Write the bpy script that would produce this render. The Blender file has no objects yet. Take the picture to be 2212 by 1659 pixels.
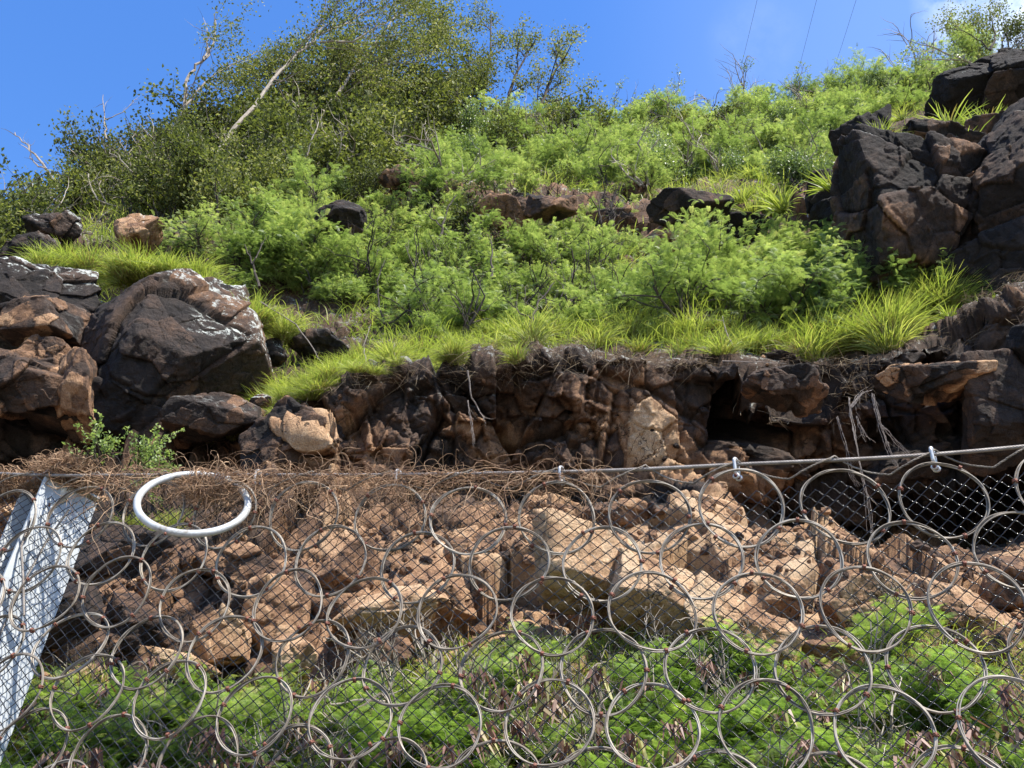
import bpy, math, random, time
import numpy as np
from mathutils import Vector, Matrix
T0 = time.time()
S = bpy.context.scene
C = S.collection
# ------------------------------------------------------------------ camera
PITCH = math.radians(28.0); FPX = 2000.0; W2, H2 = 1106.0, 829.5
CAM = np.array([0.0, 0.0, 1.6])
cd = bpy.data.cameras.new('camera'); cam = bpy.data.objects.new('camera', cd); C.objects.link(cam)
cam.location = CAM; cam.rotation_euler = (math.radians(90) + PITCH, 0, 0)
cd.sensor_width = 36; cd.lens = FPX / 2212 * 36; cd.clip_end = 3000; cd.clip_start = 0.05
S.camera = cam
# ------------------------------------------------------------------ sky and sun
SUN_EL = math.radians(60); SUN_AZ = math.radians(127)      # azimuth clockwise from +Y (the hill side)
w = bpy.data.worlds.new("World"); S.world = w; w.use_nodes = True
wn = w.node_tree.nodes; wl = w.node_tree.links; wn.clear()
sky = wn.new('ShaderNodeTexSky'); sky.sky_type = 'NISHITA'; sky.sun_disc = False
sky.sun_elevation = SUN_EL; sky.sun_rotation = SUN_AZ; sky.ozone_density = 3.0; sky.air_density = 1.3; sky.dust_density = 0.5
hs = wn.new('ShaderNodeHueSaturation'); hs.inputs['Saturation'].default_value = 1.3; hs.inputs['Value'].default_value = 1.15; hs.inputs['Hue'].default_value = 0.512
bg = wn.new('ShaderNodeBackground'); bg.inputs['Strength'].default_value = 0.115
out = wn.new('ShaderNodeOutputWorld')
tc = wn.new('ShaderNodeTexCoord')
cn = wn.new('ShaderNodeTexNoise'); cn.inputs['Scale'].default_value = 14.0; cn.inputs['Detail'].default_value = 7; cn.inputs['Roughness'].default_value = 0.62
# a cloud standing high to the right, and thin wisps over the ridge: masks round two sky directions
def sky_dir(px, py):
    u = (px - W2) / FPX; v = (H2 - py) / FPX
    d = Vector((u, math.cos(PITCH) - v * math.sin(PITCH), math.sin(PITCH) + v * math.cos(PITCH))); d.normalize(); return d
def cloud_mask(d, lo, hi, amt):
    dp = wn.new('ShaderNodeVectorMath'); dp.operation = 'DOT_PRODUCT'; wl.new(tc.outputs['Generated'], dp.inputs[0]); dp.inputs[1].default_value = d
    mr = wn.new('ShaderNodeMapRange'); mr.interpolation_type = 'SMOOTHSTEP'
    mr.inputs['From Min'].default_value = lo; mr.inputs['From Max'].default_value = hi; mr.inputs['To Max'].default_value = amt
    wl.new(dp.outputs['Value'], mr.inputs['Value']); return mr.outputs[0]
def wmath(op, a, b):
    m = wn.new('ShaderNodeMath'); m.operation = op
    for i, x in enumerate((a, b)):
        if isinstance(x, (int, float)): m.inputs[i].default_value = x
        else: wl.new(x, m.inputs[i])
    return m.outputs[0]
wl.new(tc.outputs['Generated'], cn.inputs['Vector'])
m1 = cloud_mask(sky_dir(2160, -30), 0.9970, 0.9998, 0.95)
m2 = cloud_mask(sky_dir(1630, 90), 0.9985, 0.9999, 0.06)
m3 = cloud_mask(sky_dir(2400, 60), 0.88, 1.0, 0.1)
nz = wn.new('ShaderNodeMapRange'); nz.inputs['From Min'].default_value = 0.38; nz.inputs['From Max'].default_value = 0.62; wl.new(cn.outputs['Fac'], nz.inputs['Value'])
cm = wmath('ADD', wmath('MULTIPLY', wmath('ADD', m1, m2), wmath('ADD', wmath('MULTIPLY', nz.outputs[0], 0.95), 0.05)), m3)
cmx = wn.new('ShaderNodeMix'); cmx.data_type = 'RGBA'
clm = wn.new('ShaderNodeClamp'); wl.new(cm, clm.inputs[0])
wl.new(clm.outputs[0], cmx.inputs[0]); wl.new(sky.outputs[0], hs.inputs['Color']); wl.new(hs.outputs[0], cmx.inputs[6]); cmx.inputs[7].default_value = (5.2, 5.8, 6.4, 1)
wl.new(cmx.outputs[2], bg.inputs[0]); wl.new(bg.outputs[0], out.inputs[0])
sd = bpy.data.lights.new('sun', 'SUN'); sd.energy = 5.0; sd.angle = math.radians(0.53); sd.color = (1.0, 0.95, 0.86)
sun = bpy.data.objects.new('sun', sd); C.objects.link(sun)
SUNV = Vector((math.sin(SUN_AZ) * math.cos(SUN_EL), math.cos(SUN_AZ) * math.cos(SUN_EL), math.sin(SUN_EL)))
sun.rotation_euler = SUNV.to_track_quat('Z', 'Y').to_euler(); sun.location = (6, -6, 14)
S.view_settings.view_transform = 'Standard'; S.view_settings.look = 'None'; S.view_settings.exposure = 1.1; S.view_settings.gamma = 1
S.render.engine = 'CYCLES'
S.cycles.max_bounces = 5; S.cycles.diffuse_bounces = 3; S.cycles.glossy_bounces = 2; S.cycles.transmission_bounces = 3; S.cycles.transparent_max_bounces = 4
S.cycles.use_denoising = True

# ------------------------------------------------------------------ maths helpers
def ray(px, py):
    px = np.asarray(px, float); py = np.asarray(py, float)
    u = (px - W2) / FPX; v = (H2 - py) / FPX
    return np.stack([u, math.cos(PITCH) - v * math.sin(PITCH), math.sin(PITCH) + v * math.cos(PITCH)], -1)
def at(px, py, Y):                                    # the point seen at a pixel at forward distance Y
    r = ray(px, py); return CAM + r * (np.asarray(Y) / r[..., 1])[..., None]
def depth(P): return (P - CAM) @ np.array([0, math.cos(PITCH), math.sin(PITCH)])
def hsh(ix, iy, iz, seed):
    x = (ix.astype(np.int64) * 374761393 + iy.astype(np.int64) * 668265263 + iz.astype(np.int64) * 2147483647 + seed * 974634777) & 0xffffffff
    x = ((x ^ (x >> 13)) * 1274126177) & 0xffffffff
    x = ((x ^ (x >> 16)) * 2246822519) & 0xffffffff
    return ((x ^ (x >> 15)) & 0xffffff) / float(0xffffff)
def vnoise(P, s, seed=0):
    Q = P * s; i = np.floor(Q).astype(np.int64); f = Q - i; f = f * f * (3 - 2 * f); r = 0
    for a in (0, 1):
        for b in (0, 1):
            for c in (0, 1):
                wgt = (f[:, 0] if a else 1 - f[:, 0]) * (f[:, 1] if b else 1 - f[:, 1]) * (f[:, 2] if c else 1 - f[:, 2])
                r = r + wgt * hsh(i[:, 0] + a, i[:, 1] + b, i[:, 2] + c, seed)
    return r * 2 - 1
def fbm(P, s, o=4, seed=0, g=0.5):
    r = 0; a = 1
    for k in range(o): r = r + a * vnoise(P, s * 2.03 ** k, seed + k); a *= g
    return r
def facets(P, s, seed, tilt=0.8, warp=0.14, stretch=(1, 1, 1)):
    """broken-rock relief: every cell of a Voronoi lattice is a tilted plane of its own; returns height, cell number, edge distance"""
    Q = P * s * np.array(stretch)
    wv = np.stack([vnoise(Q, 1.3, seed + 50), vnoise(Q, 1.3, seed + 51), vnoise(Q, 1.3, seed + 52)], 1) * warp
    Q = Q + wv
    i0 = np.floor(Q).astype(np.int64)
    d1 = np.full(len(Q), 9.); d2 = np.full(len(Q), 9.); h = np.zeros(len(Q)); cr = np.zeros(len(Q))
    for a in (-1, 0, 1):
        for b in (-1, 0, 1):
            for c in (-1, 0, 1):
                ix, iy, iz = i0[:, 0] + a, i0[:, 1] + b, i0[:, 2] + c
                dx = Q[:, 0] - (ix + hsh(ix, iy, iz, seed)); dy = Q[:, 1] - (iy + hsh(ix, iy, iz, seed + 1)); dz = Q[:, 2] - (iz + hsh(ix, iy, iz, seed + 2))
                d = np.sqrt(dx * dx + dy * dy + dz * dz)
                nr = d < d1
                d2 = np.where(nr, d1, np.minimum(d2, d)); d1 = np.where(nr, d, d1)
                t1 = hsh(ix, iy, iz, seed + 3) * 2 - 1; t2 = hsh(ix, iy, iz, seed + 4) * 2 - 1; t3 = hsh(ix, iy, iz, seed + 5) * 2 - 1; o = hsh(ix, iy, iz, seed + 6)
                h = np.where(nr, (o * 2 - 1) * 0.6 + tilt * (t1 * dx + t2 * dy + t3 * dz), h); cr = np.where(nr, o, cr)
    return h, cr, d2 - d1
class Geo:
    def __init__(s): s.v = []; s.f = []; s.a = []; s.n = 0
    def add(s, v, f, a=0.5):
        v = np.asarray(v, float).reshape(-1, 3); f = np.asarray(f, np.int64)
        if np.isscalar(a): a = np.full(len(v), a)
        s.v.append(v); s.f.append(f + s.n); s.a.append(np.asarray(a, float)); s.n += len(v)
    def tube(s, p, r, n=5, a=0.5, close=False, cap=False):
        p = np.asarray(p, float); k = len(p)
        r = np.full(k, r) if np.isscalar(r) else np.asarray(r, float)
        t = (np.roll(p, -1, 0) - np.roll(p, 1, 0)) if close else np.gradient(p, axis=0)
        t = t / (np.linalg.norm(t, axis=1, keepdims=True) + 1e-12)
        m = np.abs(t).mean(0); ref = np.zeros(3); ref[int(np.argmin(m))] = 1
        x = np.cross(t, ref); x /= np.linalg.norm(x, axis=1, keepdims=True) + 1e-12; y = np.cross(t, x)
        an = np.arange(n) * 2 * math.pi / n
        v = p[:, None] + r[:, None, None] * (np.cos(an)[None, :, None] * x[:, None] + np.sin(an)[None, :, None] * y[:, None])
        kk = k if close else k - 1
        i = np.arange(kk)[:, None]; j = np.arange(n)[None]; i2 = (i + 1) % k; j2 = (j + 1) % n
        f = np.stack([i * n + j, i * n + j2, i2 * n + j2, i2 * n + j], -1).reshape(-1, 4)
        if cap and not close:
            v = np.concatenate([v.reshape(-1, 3), p[:1], p[-1:]]); c0 = k * n; jj = np.arange(n)
            f = np.concatenate([f, np.stack([np.full(n, c0), (jj + 1) % n, jj, jj], -1), np.stack([np.full(n, c0 + 1), (k - 1) * n + jj, (k - 1) * n + (jj + 1) % n, (k - 1) * n + (jj + 1) % n], -1)])
        s.add(v, f, a)
    def box(s, c, h, R=None, a=0.5):
        q = np.array([[x, y, z] for z in (-1, 1) for y in (-1, 1) for x in (-1, 1)], float) * np.asarray(h)
        if R is not None: q = q @ np.asarray(R).T
        s.add(q + np.asarray(c), [[0, 2, 3, 1], [4, 5, 7, 6], [0, 1, 5, 4], [2, 6, 7, 3], [0, 4, 6, 2], [1, 3, 7, 5]], a)
    def scatter(s, tv, tf, pos, R, sc, a):             # many copies of a template
        N = len(pos); M = len(tv)
        v = np.einsum('nij,mj->nmi', R, tv) * np.asarray(sc)[:, None, None] + pos[:, None]
        f = (tf[None] + (np.arange(N) * M)[:, None, None]).reshape(-1, tf.shape[1])
        s.add(v.reshape(-1, 3), f, np.repeat(a, M))
    def mesh(s, name, mat, smooth=False, attrs=None):
        v = np.concatenate(s.v); fs = s.f; a = np.concatenate(s.a)
        me = bpy.data.meshes.new(name)
        tri = []; 
        F = np.concatenate([x if x.shape[1] == 4 else np.c_[x, x[:, 2]] for x in fs])
        isq = F[:, 2] != F[:, 3]
        cnt = np.where(isq, 4, 3); tot = int(cnt.sum())
        msk = np.ones(F.shape, bool); msk[~isq, 3] = False
        loops = F[msk]
        me.vertices.add(len(v)); me.vertices.foreach_set('co', v.astype(np.float32).ravel())
        me.loops.add(tot); me.loops.foreach_set('vertex_index', loops.astype(np.int32))
        me.polygons.add(len(F)); st = np.concatenate([[0], np.cumsum(cnt)[:-1]])
        me.polygons.foreach_set('loop_start', st.astype(np.int32))
        me.polygons.foreach_set('use_smooth', np.full(len(F), smooth))
        me.update(calc_edges=True)
        at_ = me.attributes.new('var', 'FLOAT', 'POINT'); at_.data.foreach_set('value', a.astype(np.float32))
        for k, x in (attrs or {}).items():
            q = me.attributes.new(k, 'FLOAT', 'POINT'); q.data.foreach_set('value', np.asarray(x).astype(np.float32))
        me.materials.append(mat); return me
def link(name, me, parent=None):
    o = bpy.data.objects.new(name, me); C.objects.link(o)
    if parent: o.parent = parent
    return o
def tag(o, label=None, cat=None, group=None, kind=None):
    if label: o['label'] = label
    if cat: o['category'] = cat
    if group: o['group'] = group
    if kind: o['kind'] = kind
    return o
def rot_from(zdirs, spin, xref=(0, 0, 1)):
    """frames whose Y axis is the given direction, spun about it"""
    y = zdirs / (np.linalg.norm(zdirs, axis=1, keepdims=True) + 1e-9)
    r = np.tile(np.array([0.02, 0.03, 1.0]), (len(y), 1)); x = np.cross(y, r); x /= np.linalg.norm(x, axis=1, keepdims=True) + 1e-9; z = np.cross(x, y)
    c, s_ = np.cos(spin)[:, None], np.sin(spin)[:, None]
    return np.stack([c * x + s_ * z, y, -s_ * x + c * z], -1)

# ------------------------------------------------------------------ materials
def newmat(name):
    m = bpy.data.materials.new(name); m.use_nodes = True; nt = m.node_tree; nt.nodes.clear()
    o = nt.nodes.new('ShaderNodeOutputMaterial'); return m, nt, nt.nodes, nt.links, o
def ramp(N, stops):
    r = N.new('ShaderNodeValToRGB'); e = r.color_ramp.elements
    while len(e) > 1: e.remove(e[0])
    e[0].position = stops[0][0]; e[0].color = (*stops[0][1], 1)
    for p, c in stops[1:]: q = e.new(p); q.color = (*c, 1)
    return r
def mth(N, L, op, a, b=0.0, c=None):
    m = N.new('ShaderNodeMath'); m.operation = op
    for i, x in enumerate((a, b) if c is None else (a, b, c)):
        if isinstance(x, (int, float)): m.inputs[i].default_value = x
        else: L.new(x, m.inputs[i])
    return m.outputs[0]
def noise(N, L, vec, sc, det=5, ro=0.6, kind=None):
    n = N.new('ShaderNodeTexNoise'); n.inputs['Scale'].default_value = sc; n.inputs['Detail'].default_value = det; n.inputs['Roughness'].default_value = ro
    L.new(vec, n.inputs['Vector']); return n.outputs['Fac']
def mixc(N, L, f, a, b):
    m = N.new('ShaderNodeMix'); m.data_type = 'RGBA'
    for s_, x in ((m.inputs[0], f), (m.inputs[6], a), (m.inputs[7], b)):
        if isinstance(x, (int, float)): s_.default_value = x
        elif isinstance(x, tuple): s_.default_value = (*x, 1)
        else: L.new(x, s_)
    return m.outputs[2]
def mat_rock(name, soil=False):
    m, nt, N, L, o = newmat(name)
    g = N.new('ShaderNodeNewGeometry'); pos = g.outputs['Position']
    def attr(k):
        a = N.new('ShaderNodeAttribute'); a.attribute_name = k; return a.outputs['Fac']
    tone = attr('tone'); lich = attr('lichen'); soil_a = attr('soil'); crev = attr('crev')
    n1 = noise(N, L, pos, 1.7, 6, 0.65); n2 = noise(N, L, pos, 14, 8, 0.72); n3 = noise(N, L, pos, 70, 5, 0.7)
    mp = N.new('ShaderNodeMapping'); mp.inputs['Scale'].default_value = (3.5, 3.5, 0.7); L.new(pos, mp.inputs['Vector'])
    n4 = noise(N, L, mp.outputs[0], 1.6, 5, 0.6)
    t = mth(N, L, 'ADD', tone, mth(N, L, 'MULTIPLY', mth(N, L, 'SUBTRACT', n1, 0.5), 0.62))
    t = mth(N, L, 'ADD', t, mth(N, L, 'MULTIPLY', mth(N, L, 'SUBTRACT', n2, 0.5), 0.42))
    t = mth(N, L, 'ADD', t, mth(N, L, 'MULTIPLY', mth(N, L, 'SUBTRACT', n4, 0.5), 0.32))
    r = ramp(N, [(0.0, (0.012, 0.010, 0.009)), (0.22, (0.034, 0.026, 0.022)), (0.4, (0.085, 0.054, 0.038)), (0.53, (0.20, 0.112, 0.064)),
                 (0.66, (0.36, 0.21, 0.115)), (0.82, (0.51, 0.33, 0.19)), (1.0, (0.60, 0.43, 0.27))])
    L.new(t, r.inputs[0])
    sp = ramp(N, [(0.3, (0.5, 0.47, 0.45)), (0.5, (0.95, 0.95, 0.95)), (0.72, (1.35, 1.3, 1.25))]); L.new(n3, sp.inputs[0])
    mu = N.new('ShaderNodeMix'); mu.data_type = 'RGBA'; mu.blend_type = 'MULTIPLY'; mu.inputs[0].default_value = 1; L.new(r.outputs[0], mu.inputs[6]); L.new(sp.outputs[0], mu.inputs[7])
    col = mu.outputs[2]
    # fine dark joints
    vo = N.new('ShaderNodeTexVoronoi'); vo.feature = 'DISTANCE_TO_EDGE'; vo.inputs['Scale'].default_value = 2.3
    wv = N.new('ShaderNodeVectorMath'); wv.operation = 'ADD'
    nn = N.new('ShaderNodeTexNoise'); nn.inputs['Scale'].default_value = 3.0; nn.inputs['Detail'].default_value = 6; L.new(pos, nn.inputs['Vector'])
    L.new(pos, wv.inputs[0]); L.new(nn.outputs['Color'], wv.inputs[1]); L.new(wv.outputs[0], vo.inputs['Vector'])
    ck = N.new('ShaderNodeMapRange'); ck.inputs['From Min'].default_value = 0.0; ck.inputs['From Max'].default_value = 0.022; ck.inputs['To Min'].default_value = 0.0; L.new(vo.outputs['Distance'], ck.inputs['Value'])
    ckm = mth(N, L, 'MAXIMUM', ck.outputs[0], mth(N, L, 'GREATER_THAN', n1, 0.49))
    col = mixc(N, L, ckm, (0.02, 0.015, 0.012), col)
    # soil
    sr = ramp(N, [(0.3, (0.03, 0.02, 0.013)), (0.55, (0.085, 0.05, 0.03)), (0.8, (0.17, 0.12, 0.075))]); L.new(n2, sr.inputs[0])
    col = mixc(N, L, soil_a, col, sr.outputs[0])
    # lichen on the weathered skin
    sx = N.new('ShaderNodeSeparateXYZ'); L.new(g.outputs['Normal'], sx.inputs[0])
    nl = noise(N, L, pos, 9, 8, 0.75)
    lm = mth(N, L, 'ADD', mth(N, L, 'MULTIPLY', sx.outputs['Z'], 0.28), mth(N, L, 'MULTIPLY', nl, 1.2))
    lm = mth(N, L, 'ADD', lm, mth(N, L, 'MULTIPLY', sx.outputs['X'], 0.14))
    lm = mth(N, L, 'ADD', lm, mth(N, L, 'MULTIPLY', n3, 0.3))
    lr = N.new('ShaderNodeMapRange'); lr.inputs['From Min'].default_value = 1.0; lr.inputs['From Max'].default_value = 1.12; L.new(mth(N, L, 'ADD', lm, mth(N, L, 'MULTIPLY', lich, 0.05)), lr.inputs['Value'])
    lf = mth(N, L, 'MULTIPLY', lr.outputs[0], lich)
    col = mixc(N, L, lf, col, (0.47, 0.49, 0.45))
    b = N.new('ShaderNodeBsdfPrincipled'); L.new(col, b.inputs['Base Color']); b.inputs['Roughness'].default_value = 0.88; b.inputs['Specular IOR Level'].default_value = 0.28
    hb = mth(N, L, 'ADD', mth(N, L, 'MULTIPLY', n2, 1.0), mth(N, L, 'MULTIPLY', n3, 0.4)); hb = mth(N, L, 'ADD', hb, mth(N, L, 'MULTIPLY', ckm, 0.25))
    bu = N.new('ShaderNodeBump'); bu.inputs['Strength'].default_value = 0.85; bu.inputs['Distance'].default_value = 0.06; L.new(hb, bu.inputs['Height']); L.new(bu.outputs[0], b.inputs['Normal'])
    L.new(b.outputs[0], o.inputs[0]); return m
def mat_leaf(name, stops, tr=0.45, rough=0.45, trc=(1.25, 1.35, 0.7), spec=0.5):
    m, nt, N, L, o = newmat(name)
    a = N.new('ShaderNodeAttribute'); a.attribute_name = 'var'
    oi = N.new('ShaderNodeObjectInfo')
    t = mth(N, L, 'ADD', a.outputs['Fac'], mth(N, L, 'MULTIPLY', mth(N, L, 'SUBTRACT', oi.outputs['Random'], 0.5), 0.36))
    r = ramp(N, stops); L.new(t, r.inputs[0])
    b = N.new('ShaderNodeBsdfPrincipled'); L.new(r.outputs[0], b.inputs['Base Color']); b.inputs['Roughness'].default_value = rough; b.inputs['Specular IOR Level'].default_value = spec
    tl = N.new('ShaderNodeBsdfTranslucent')
    mu = N.new('ShaderNodeMix'); mu.data_type = 'RGBA'; mu.blend_type = 'MULTIPLY'; mu.inputs[0].default_value = 1; L.new(r.outputs[0], mu.inputs[6]); mu.inputs[7].default_value = (*trc, 1)
    L.new(mu.outputs[2], tl.inputs[0])
    ms = N.new('ShaderNodeMixShader'); ms.inputs[0].default_value = tr; L.new(b.outputs[0], ms.inputs[1]); L.new(tl.outputs[0], ms.inputs[2]); L.new(ms.outputs[0], o.inputs[0]); return m
def mat_simple(name, stops, rough=0.7, metal=0.0, nscale=12.0, bump=0.3, bd=0.01, coord='Object', mapping=(1, 1, 1)):
    m, nt, N, L, o = newmat(name)
    if coord == 'World': g = N.new('ShaderNodeNewGeometry'); vec = g.outputs['Position']
    else: g = N.new('ShaderNodeTexCoord'); vec = g.outputs['Object']
    mp = N.new('ShaderNodeMapping'); mp.inputs['Scale'].default_value = mapping; L.new(vec, mp.inputs['Vector'])
    n = noise(N, L, mp.outputs[0], nscale, 6, 0.65)
    a = N.new('ShaderNodeAttribute'); a.attribute_name = 'var'
    t = mth(N, L, 'ADD', n, mth(N, L, 'MULTIPLY', mth(N, L, 'SUBTRACT', a.outputs['Fac'], 0.5), 0.6))
    r = ramp(N, stops); L.new(t, r.inputs[0])
    b = N.new('ShaderNodeBsdfPrincipled'); L.new(r.outputs[0], b.inputs['Base Color']); b.inputs['Roughness'].default_value = rough; b.inputs['Metallic'].default_value = metal
    if bump:
        bu = N.new('ShaderNodeBump'); bu.inputs['Strength'].default_value = bump; bu.inputs['Distance'].default_value = bd; L.new(n, bu.inputs['Height']); L.new(bu.outputs[0], b.inputs['Normal'])
    L.new(b.outputs[0], o.inputs[0]); return m
M = {}
M['rock'] = mat_rock('rock_face')
M['koa'] = mat_leaf('feathery_leaf', [(0.0, (0.09, 0.14, 0.035)), (0.45, (0.215, 0.29, 0.085)), (0.8, (0.33, 0.395, 0.13)), (1.0, (0.42, 0.45, 0.17))], 0.5, trc=(1.2, 1.25, .8))
M['koa_near'] = mat_leaf('feathery_leaf_near', [(0.0, (0.09, 0.15, 0.04)), (0.5, (0.20, 0.30, 0.075)), (0.85, (0.33, 0.42, 0.12)), (1.0, (0.48, 0.48, 0.2))], 0.5)
M['dark'] = mat_leaf('leathery_leaf', [(0.0, (0.04, 0.045, 0.02)), (0.4, (0.10, 0.12, 0.035)), (0.75, (0.21, 0.225, 0.065)), (1.0, (0.36, 0.34, 0.17))], 0.38, 0.62, spec=0.3)
M['silver'] = mat_leaf('grey_green_leaf', [(0.0, (0.09, 0.13, 0.05)), (0.5, (0.17, 0.23, 0.08)), (1.0, (0.38, 0.42, 0.24))], 0.35, 0.4)
M['grass'] = mat_leaf('grass_blade', [(0.0, (0.26, 0.19, 0.085)), (0.22, (0.22, 0.21, 0.06)), (0.4, (0.18, 0.235, 0.045)), (0.75, (0.31, 0.355, 0.085)), (1.0, (0.46, 0.46, 0.16))], 0.5, 0.5)
M['dry'] = mat_leaf('dry_grass', [(0.0, (0.10, 0.07, 0.05)), (0.5, (0.26, 0.2, 0.13)), (1.0, (0.45, 0.38, 0.28))], 0.2, 0.8, (1, 1, 1), 0.1)
M['pod'] = mat_leaf('seed_pod', [(0.0, (0.08, 0.035, 0.03)), (0.5, (0.19, 0.10, 0.08)), (0.8, (0.33, 0.22, 0.17)), (1.0, (0.42, 0.40, 0.16))], 0.25, 0.5, (1.1, 1, .8), 0.4)
M['bark'] = mat_simple('dark_bark', [(0.3, (0.02, 0.015, 0.012)), (0.7, (0.075, 0.058, 0.045))], 0.9, nscale=18)
M['bark_pale'] = mat_simple('pale_bark', [(0.3, (0.12, 0.095, 0.07)), (0.7, (0.36, 0.31, 0.25))], 0.85, nscale=14)
M['vine'] = mat_simple('dead_vine', [(0.25, (0.10, 0.05, 0.025)), (0.5, (0.26, 0.15, 0.08)), (0.8, (0.45, 0.30, 0.18))], 0.85, nscale=20, coord='World')
M['root'] = mat_simple('pale_root', [(0.3, (0.10, 0.08, 0.07)), (0.7, (0.32, 0.27, 0.23))], 0.9, nscale=25)
M['wire'] = mat_simple('weathered_steel_wire', [(0.3, (0.10, 0.08, 0.06)), (0.55, (0.22, 0.185, 0.145)), (0.75, (0.36, 0.32, 0.265))], 0.6, 0.25, nscale=9, bump=0.2, bd=0.002)
M['rope'] = mat_simple('steel_rope', [(0.3, (0.12, 0.10, 0.085)), (0.6, (0.28, 0.25, 0.22)), (0.8, (0.42, 0.38, 0.34))], 0.5, 0.4, nscale=12, coord='World')
M['mesh'] = mat_simple('dark_coated_wire', [(0.3, (0.010, 0.010, 0.012)), (0.8, (0.026, 0.026, 0.03))], 0.24, 0.0, nscale=5, bump=0, coord='World')
M['galv'] = mat_simple('galvanised_steel', [(0.3, (0.33, 0.35, 0.36)), (0.55, (0.43, 0.45, 0.46)), (0.8, (0.52, 0.54, 0.55))], 0.5, 0.12, nscale=4, bump=0.08, bd=0.003, mapping=(1.5, 1.5, .8))
M['galv_ring'] = mat_simple('galvanised_tube', [(0.32, (0.20, 0.17, 0.13)), (0.46, (0.42, 0.42, 0.40)), (0.8, (0.58, 0.59, 0.60))], 0.42, 0.2, nscale=11, bump=0.25, bd=0.003)
M['zinc'] = mat_simple('zinc_fitting', [(0.3, (0.35, 0.34, 0.32)), (0.7, (0.66, 0.65, 0.63))], 0.4, 0.4, nscale=25, bump=0.2, bd=0.002)
M['rust'] = mat_simple('rusty_clamp', [(0.3, (0.07, 0.025, 0.018)), (0.6, (0.17, 0.06, 0.035)), (0.8, (0.27, 0.11, 0.065))], 0.75, 0.1, nscale=60, bump=0.4, bd=0.002)
M['black'] = mat_simple('power_line', [(0.3, (0.03, 0.03, 0.035)), (0.7, (0.07, 0.07, 0.08))], 0.6, nscale=1, bump=0)
M['asphalt'] = mat_simple('asphalt', [(0.35, (0.035, 0.035, 0.036)), (0.7, (0.075, 0.073, 0.07))], 0.9, nscale=60, bump=0.4, coord='World')
M['gravel'] = mat_simple('gravel_shoulder', [(0.3, (0.07, 0.05, 0.035)), (0.5, (0.16, 0.12, 0.085)), (0.75, (0.3, 0.25, 0.2))], 0.95, nscale=22, bump=0.8, bd=0.03, coord='World')

# ------------------------------------------------------------------ terrain sheet (the slope and its cliff)
def PL(*p):
    p = np.array(p, float); return lambda x: np.interp(x, p[:, 0], p[:, 1])
crest_y = PL((-500, 985), (470, 990), (560, 965), (700, 872), (900, 812), (1100, 790), (1300, 768), (1500, 762), (1750, 800), (1950, 755), (2100, 700), (2212, 655), (2700, 560))
sky_y = PL((-500, 760), (-100, 560), (0, 545), (100, 480), (200, 415), (400, 325), (700, 275), (1000, 245), (1300, 255), (1600, 240), (1800, 195), (2000, 150), (2212, 95), (2700, -60))
sky_Y = PL((-500, 12), (0, 14.5), (400, 18), (900, 21), (1500, 22), (2212, 20), (2700, 19))
c = lambda v: (lambda x: np.full_like(x, float(v)))
KN = [(c(3700), c(3.4)), (c(2300), c(4.9)), (c(1700), c(5.55)),
      (PL((0, 1490), (800, 1490), (1000, 1400), (1500, 1420), (1750, 1460), (1950, 1390), (2212, 1420)), c(6.2)),
      (c(1260), c(7.0)), (PL((0, 1110), (1100, 1100), (600, 1110), (660, 1135), (800, 1130), (880, 1100), (1500, 1095), (1620, 1190), (2100, 1215), (2212, 1190)), PL((0, 7.6), (1560, 7.6), (1680, 7.75), (2100, 7.75), (2212, 7.7))),
      (PL((-500, 1075), (1100, 1072), (1560, 1085), (1680, 1150), (2050, 1160), (2212, 1140)), PL((-500, 8.9), (500, 9.1), (640, 9.9), (800, 9.8), (900, 8.7), (1550, 8.6), (1680, 10.7), (2080, 10.7), (2212, 9.8))),
      (lambda x: np.maximum(PL((0, 1030), (1500, 1020), (1700, 1045), (2212, 1040))(x), crest_y(x) + 22), PL((-500, 9.0), (500, 8.9), (650, 8.5), (1550, 8.75), (1700, 9.3), (2212, 8.9))),
      (lambda x: (crest_y(x) * 0.45 + 0.55 * np.maximum(1025, crest_y(x) + 22)), PL((-500, 9.0), (500, 8.8), (700, 8.4), (1250, 8.7), (1400, 8.55), (1560, 8.6), (1700, 8.9), (2212, 8.4))),
      (crest_y, PL((-500, 9.1), (480, 9.0), (600, 8.6), (1000, 8.35), (2000, 8.4), (2212, 8.3))),
      (lambda x: crest_y(x) - 26, PL((-500, 9.8), (480, 9.6), (600, 9.1), (2212, 9.1))),
      (PL((-500, 600), (0, 575), (500, 570), (700, 535), (1000, 535), (1350, 560), (1700, 520), (2212, 500)), PL((-500, 11), (400, 11.3), (800, 12.6), (1400, 13), (2212, 12))),
      (PL((-500, 590), (0, 560), (400, 520), (700, 450), (1000, 432), (1350, 450), (1700, 440), (2212, 430)), PL((-500, 11.2), (400, 12), (800, 13.1), (1400, 13.4), (2212, 12.6))),
      (lambda x: sky_y(x) * 0.75 + 0.25 * 440, lambda x: sky_Y(x) * 0.8 + 0.2 * 13),
      (sky_y, sky_Y), (lambda x: sky_y(x) + 25, lambda x: sky_Y(x) * 1.3), (lambda x: sky_y(x) + 420, lambda x: sky_Y(x) * 2.0)]
ROWS = [6, 16, 34, 46, 54, 44, 20, 40, 52, 10, 64, 30, 40, 24, 8, 6]
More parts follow.
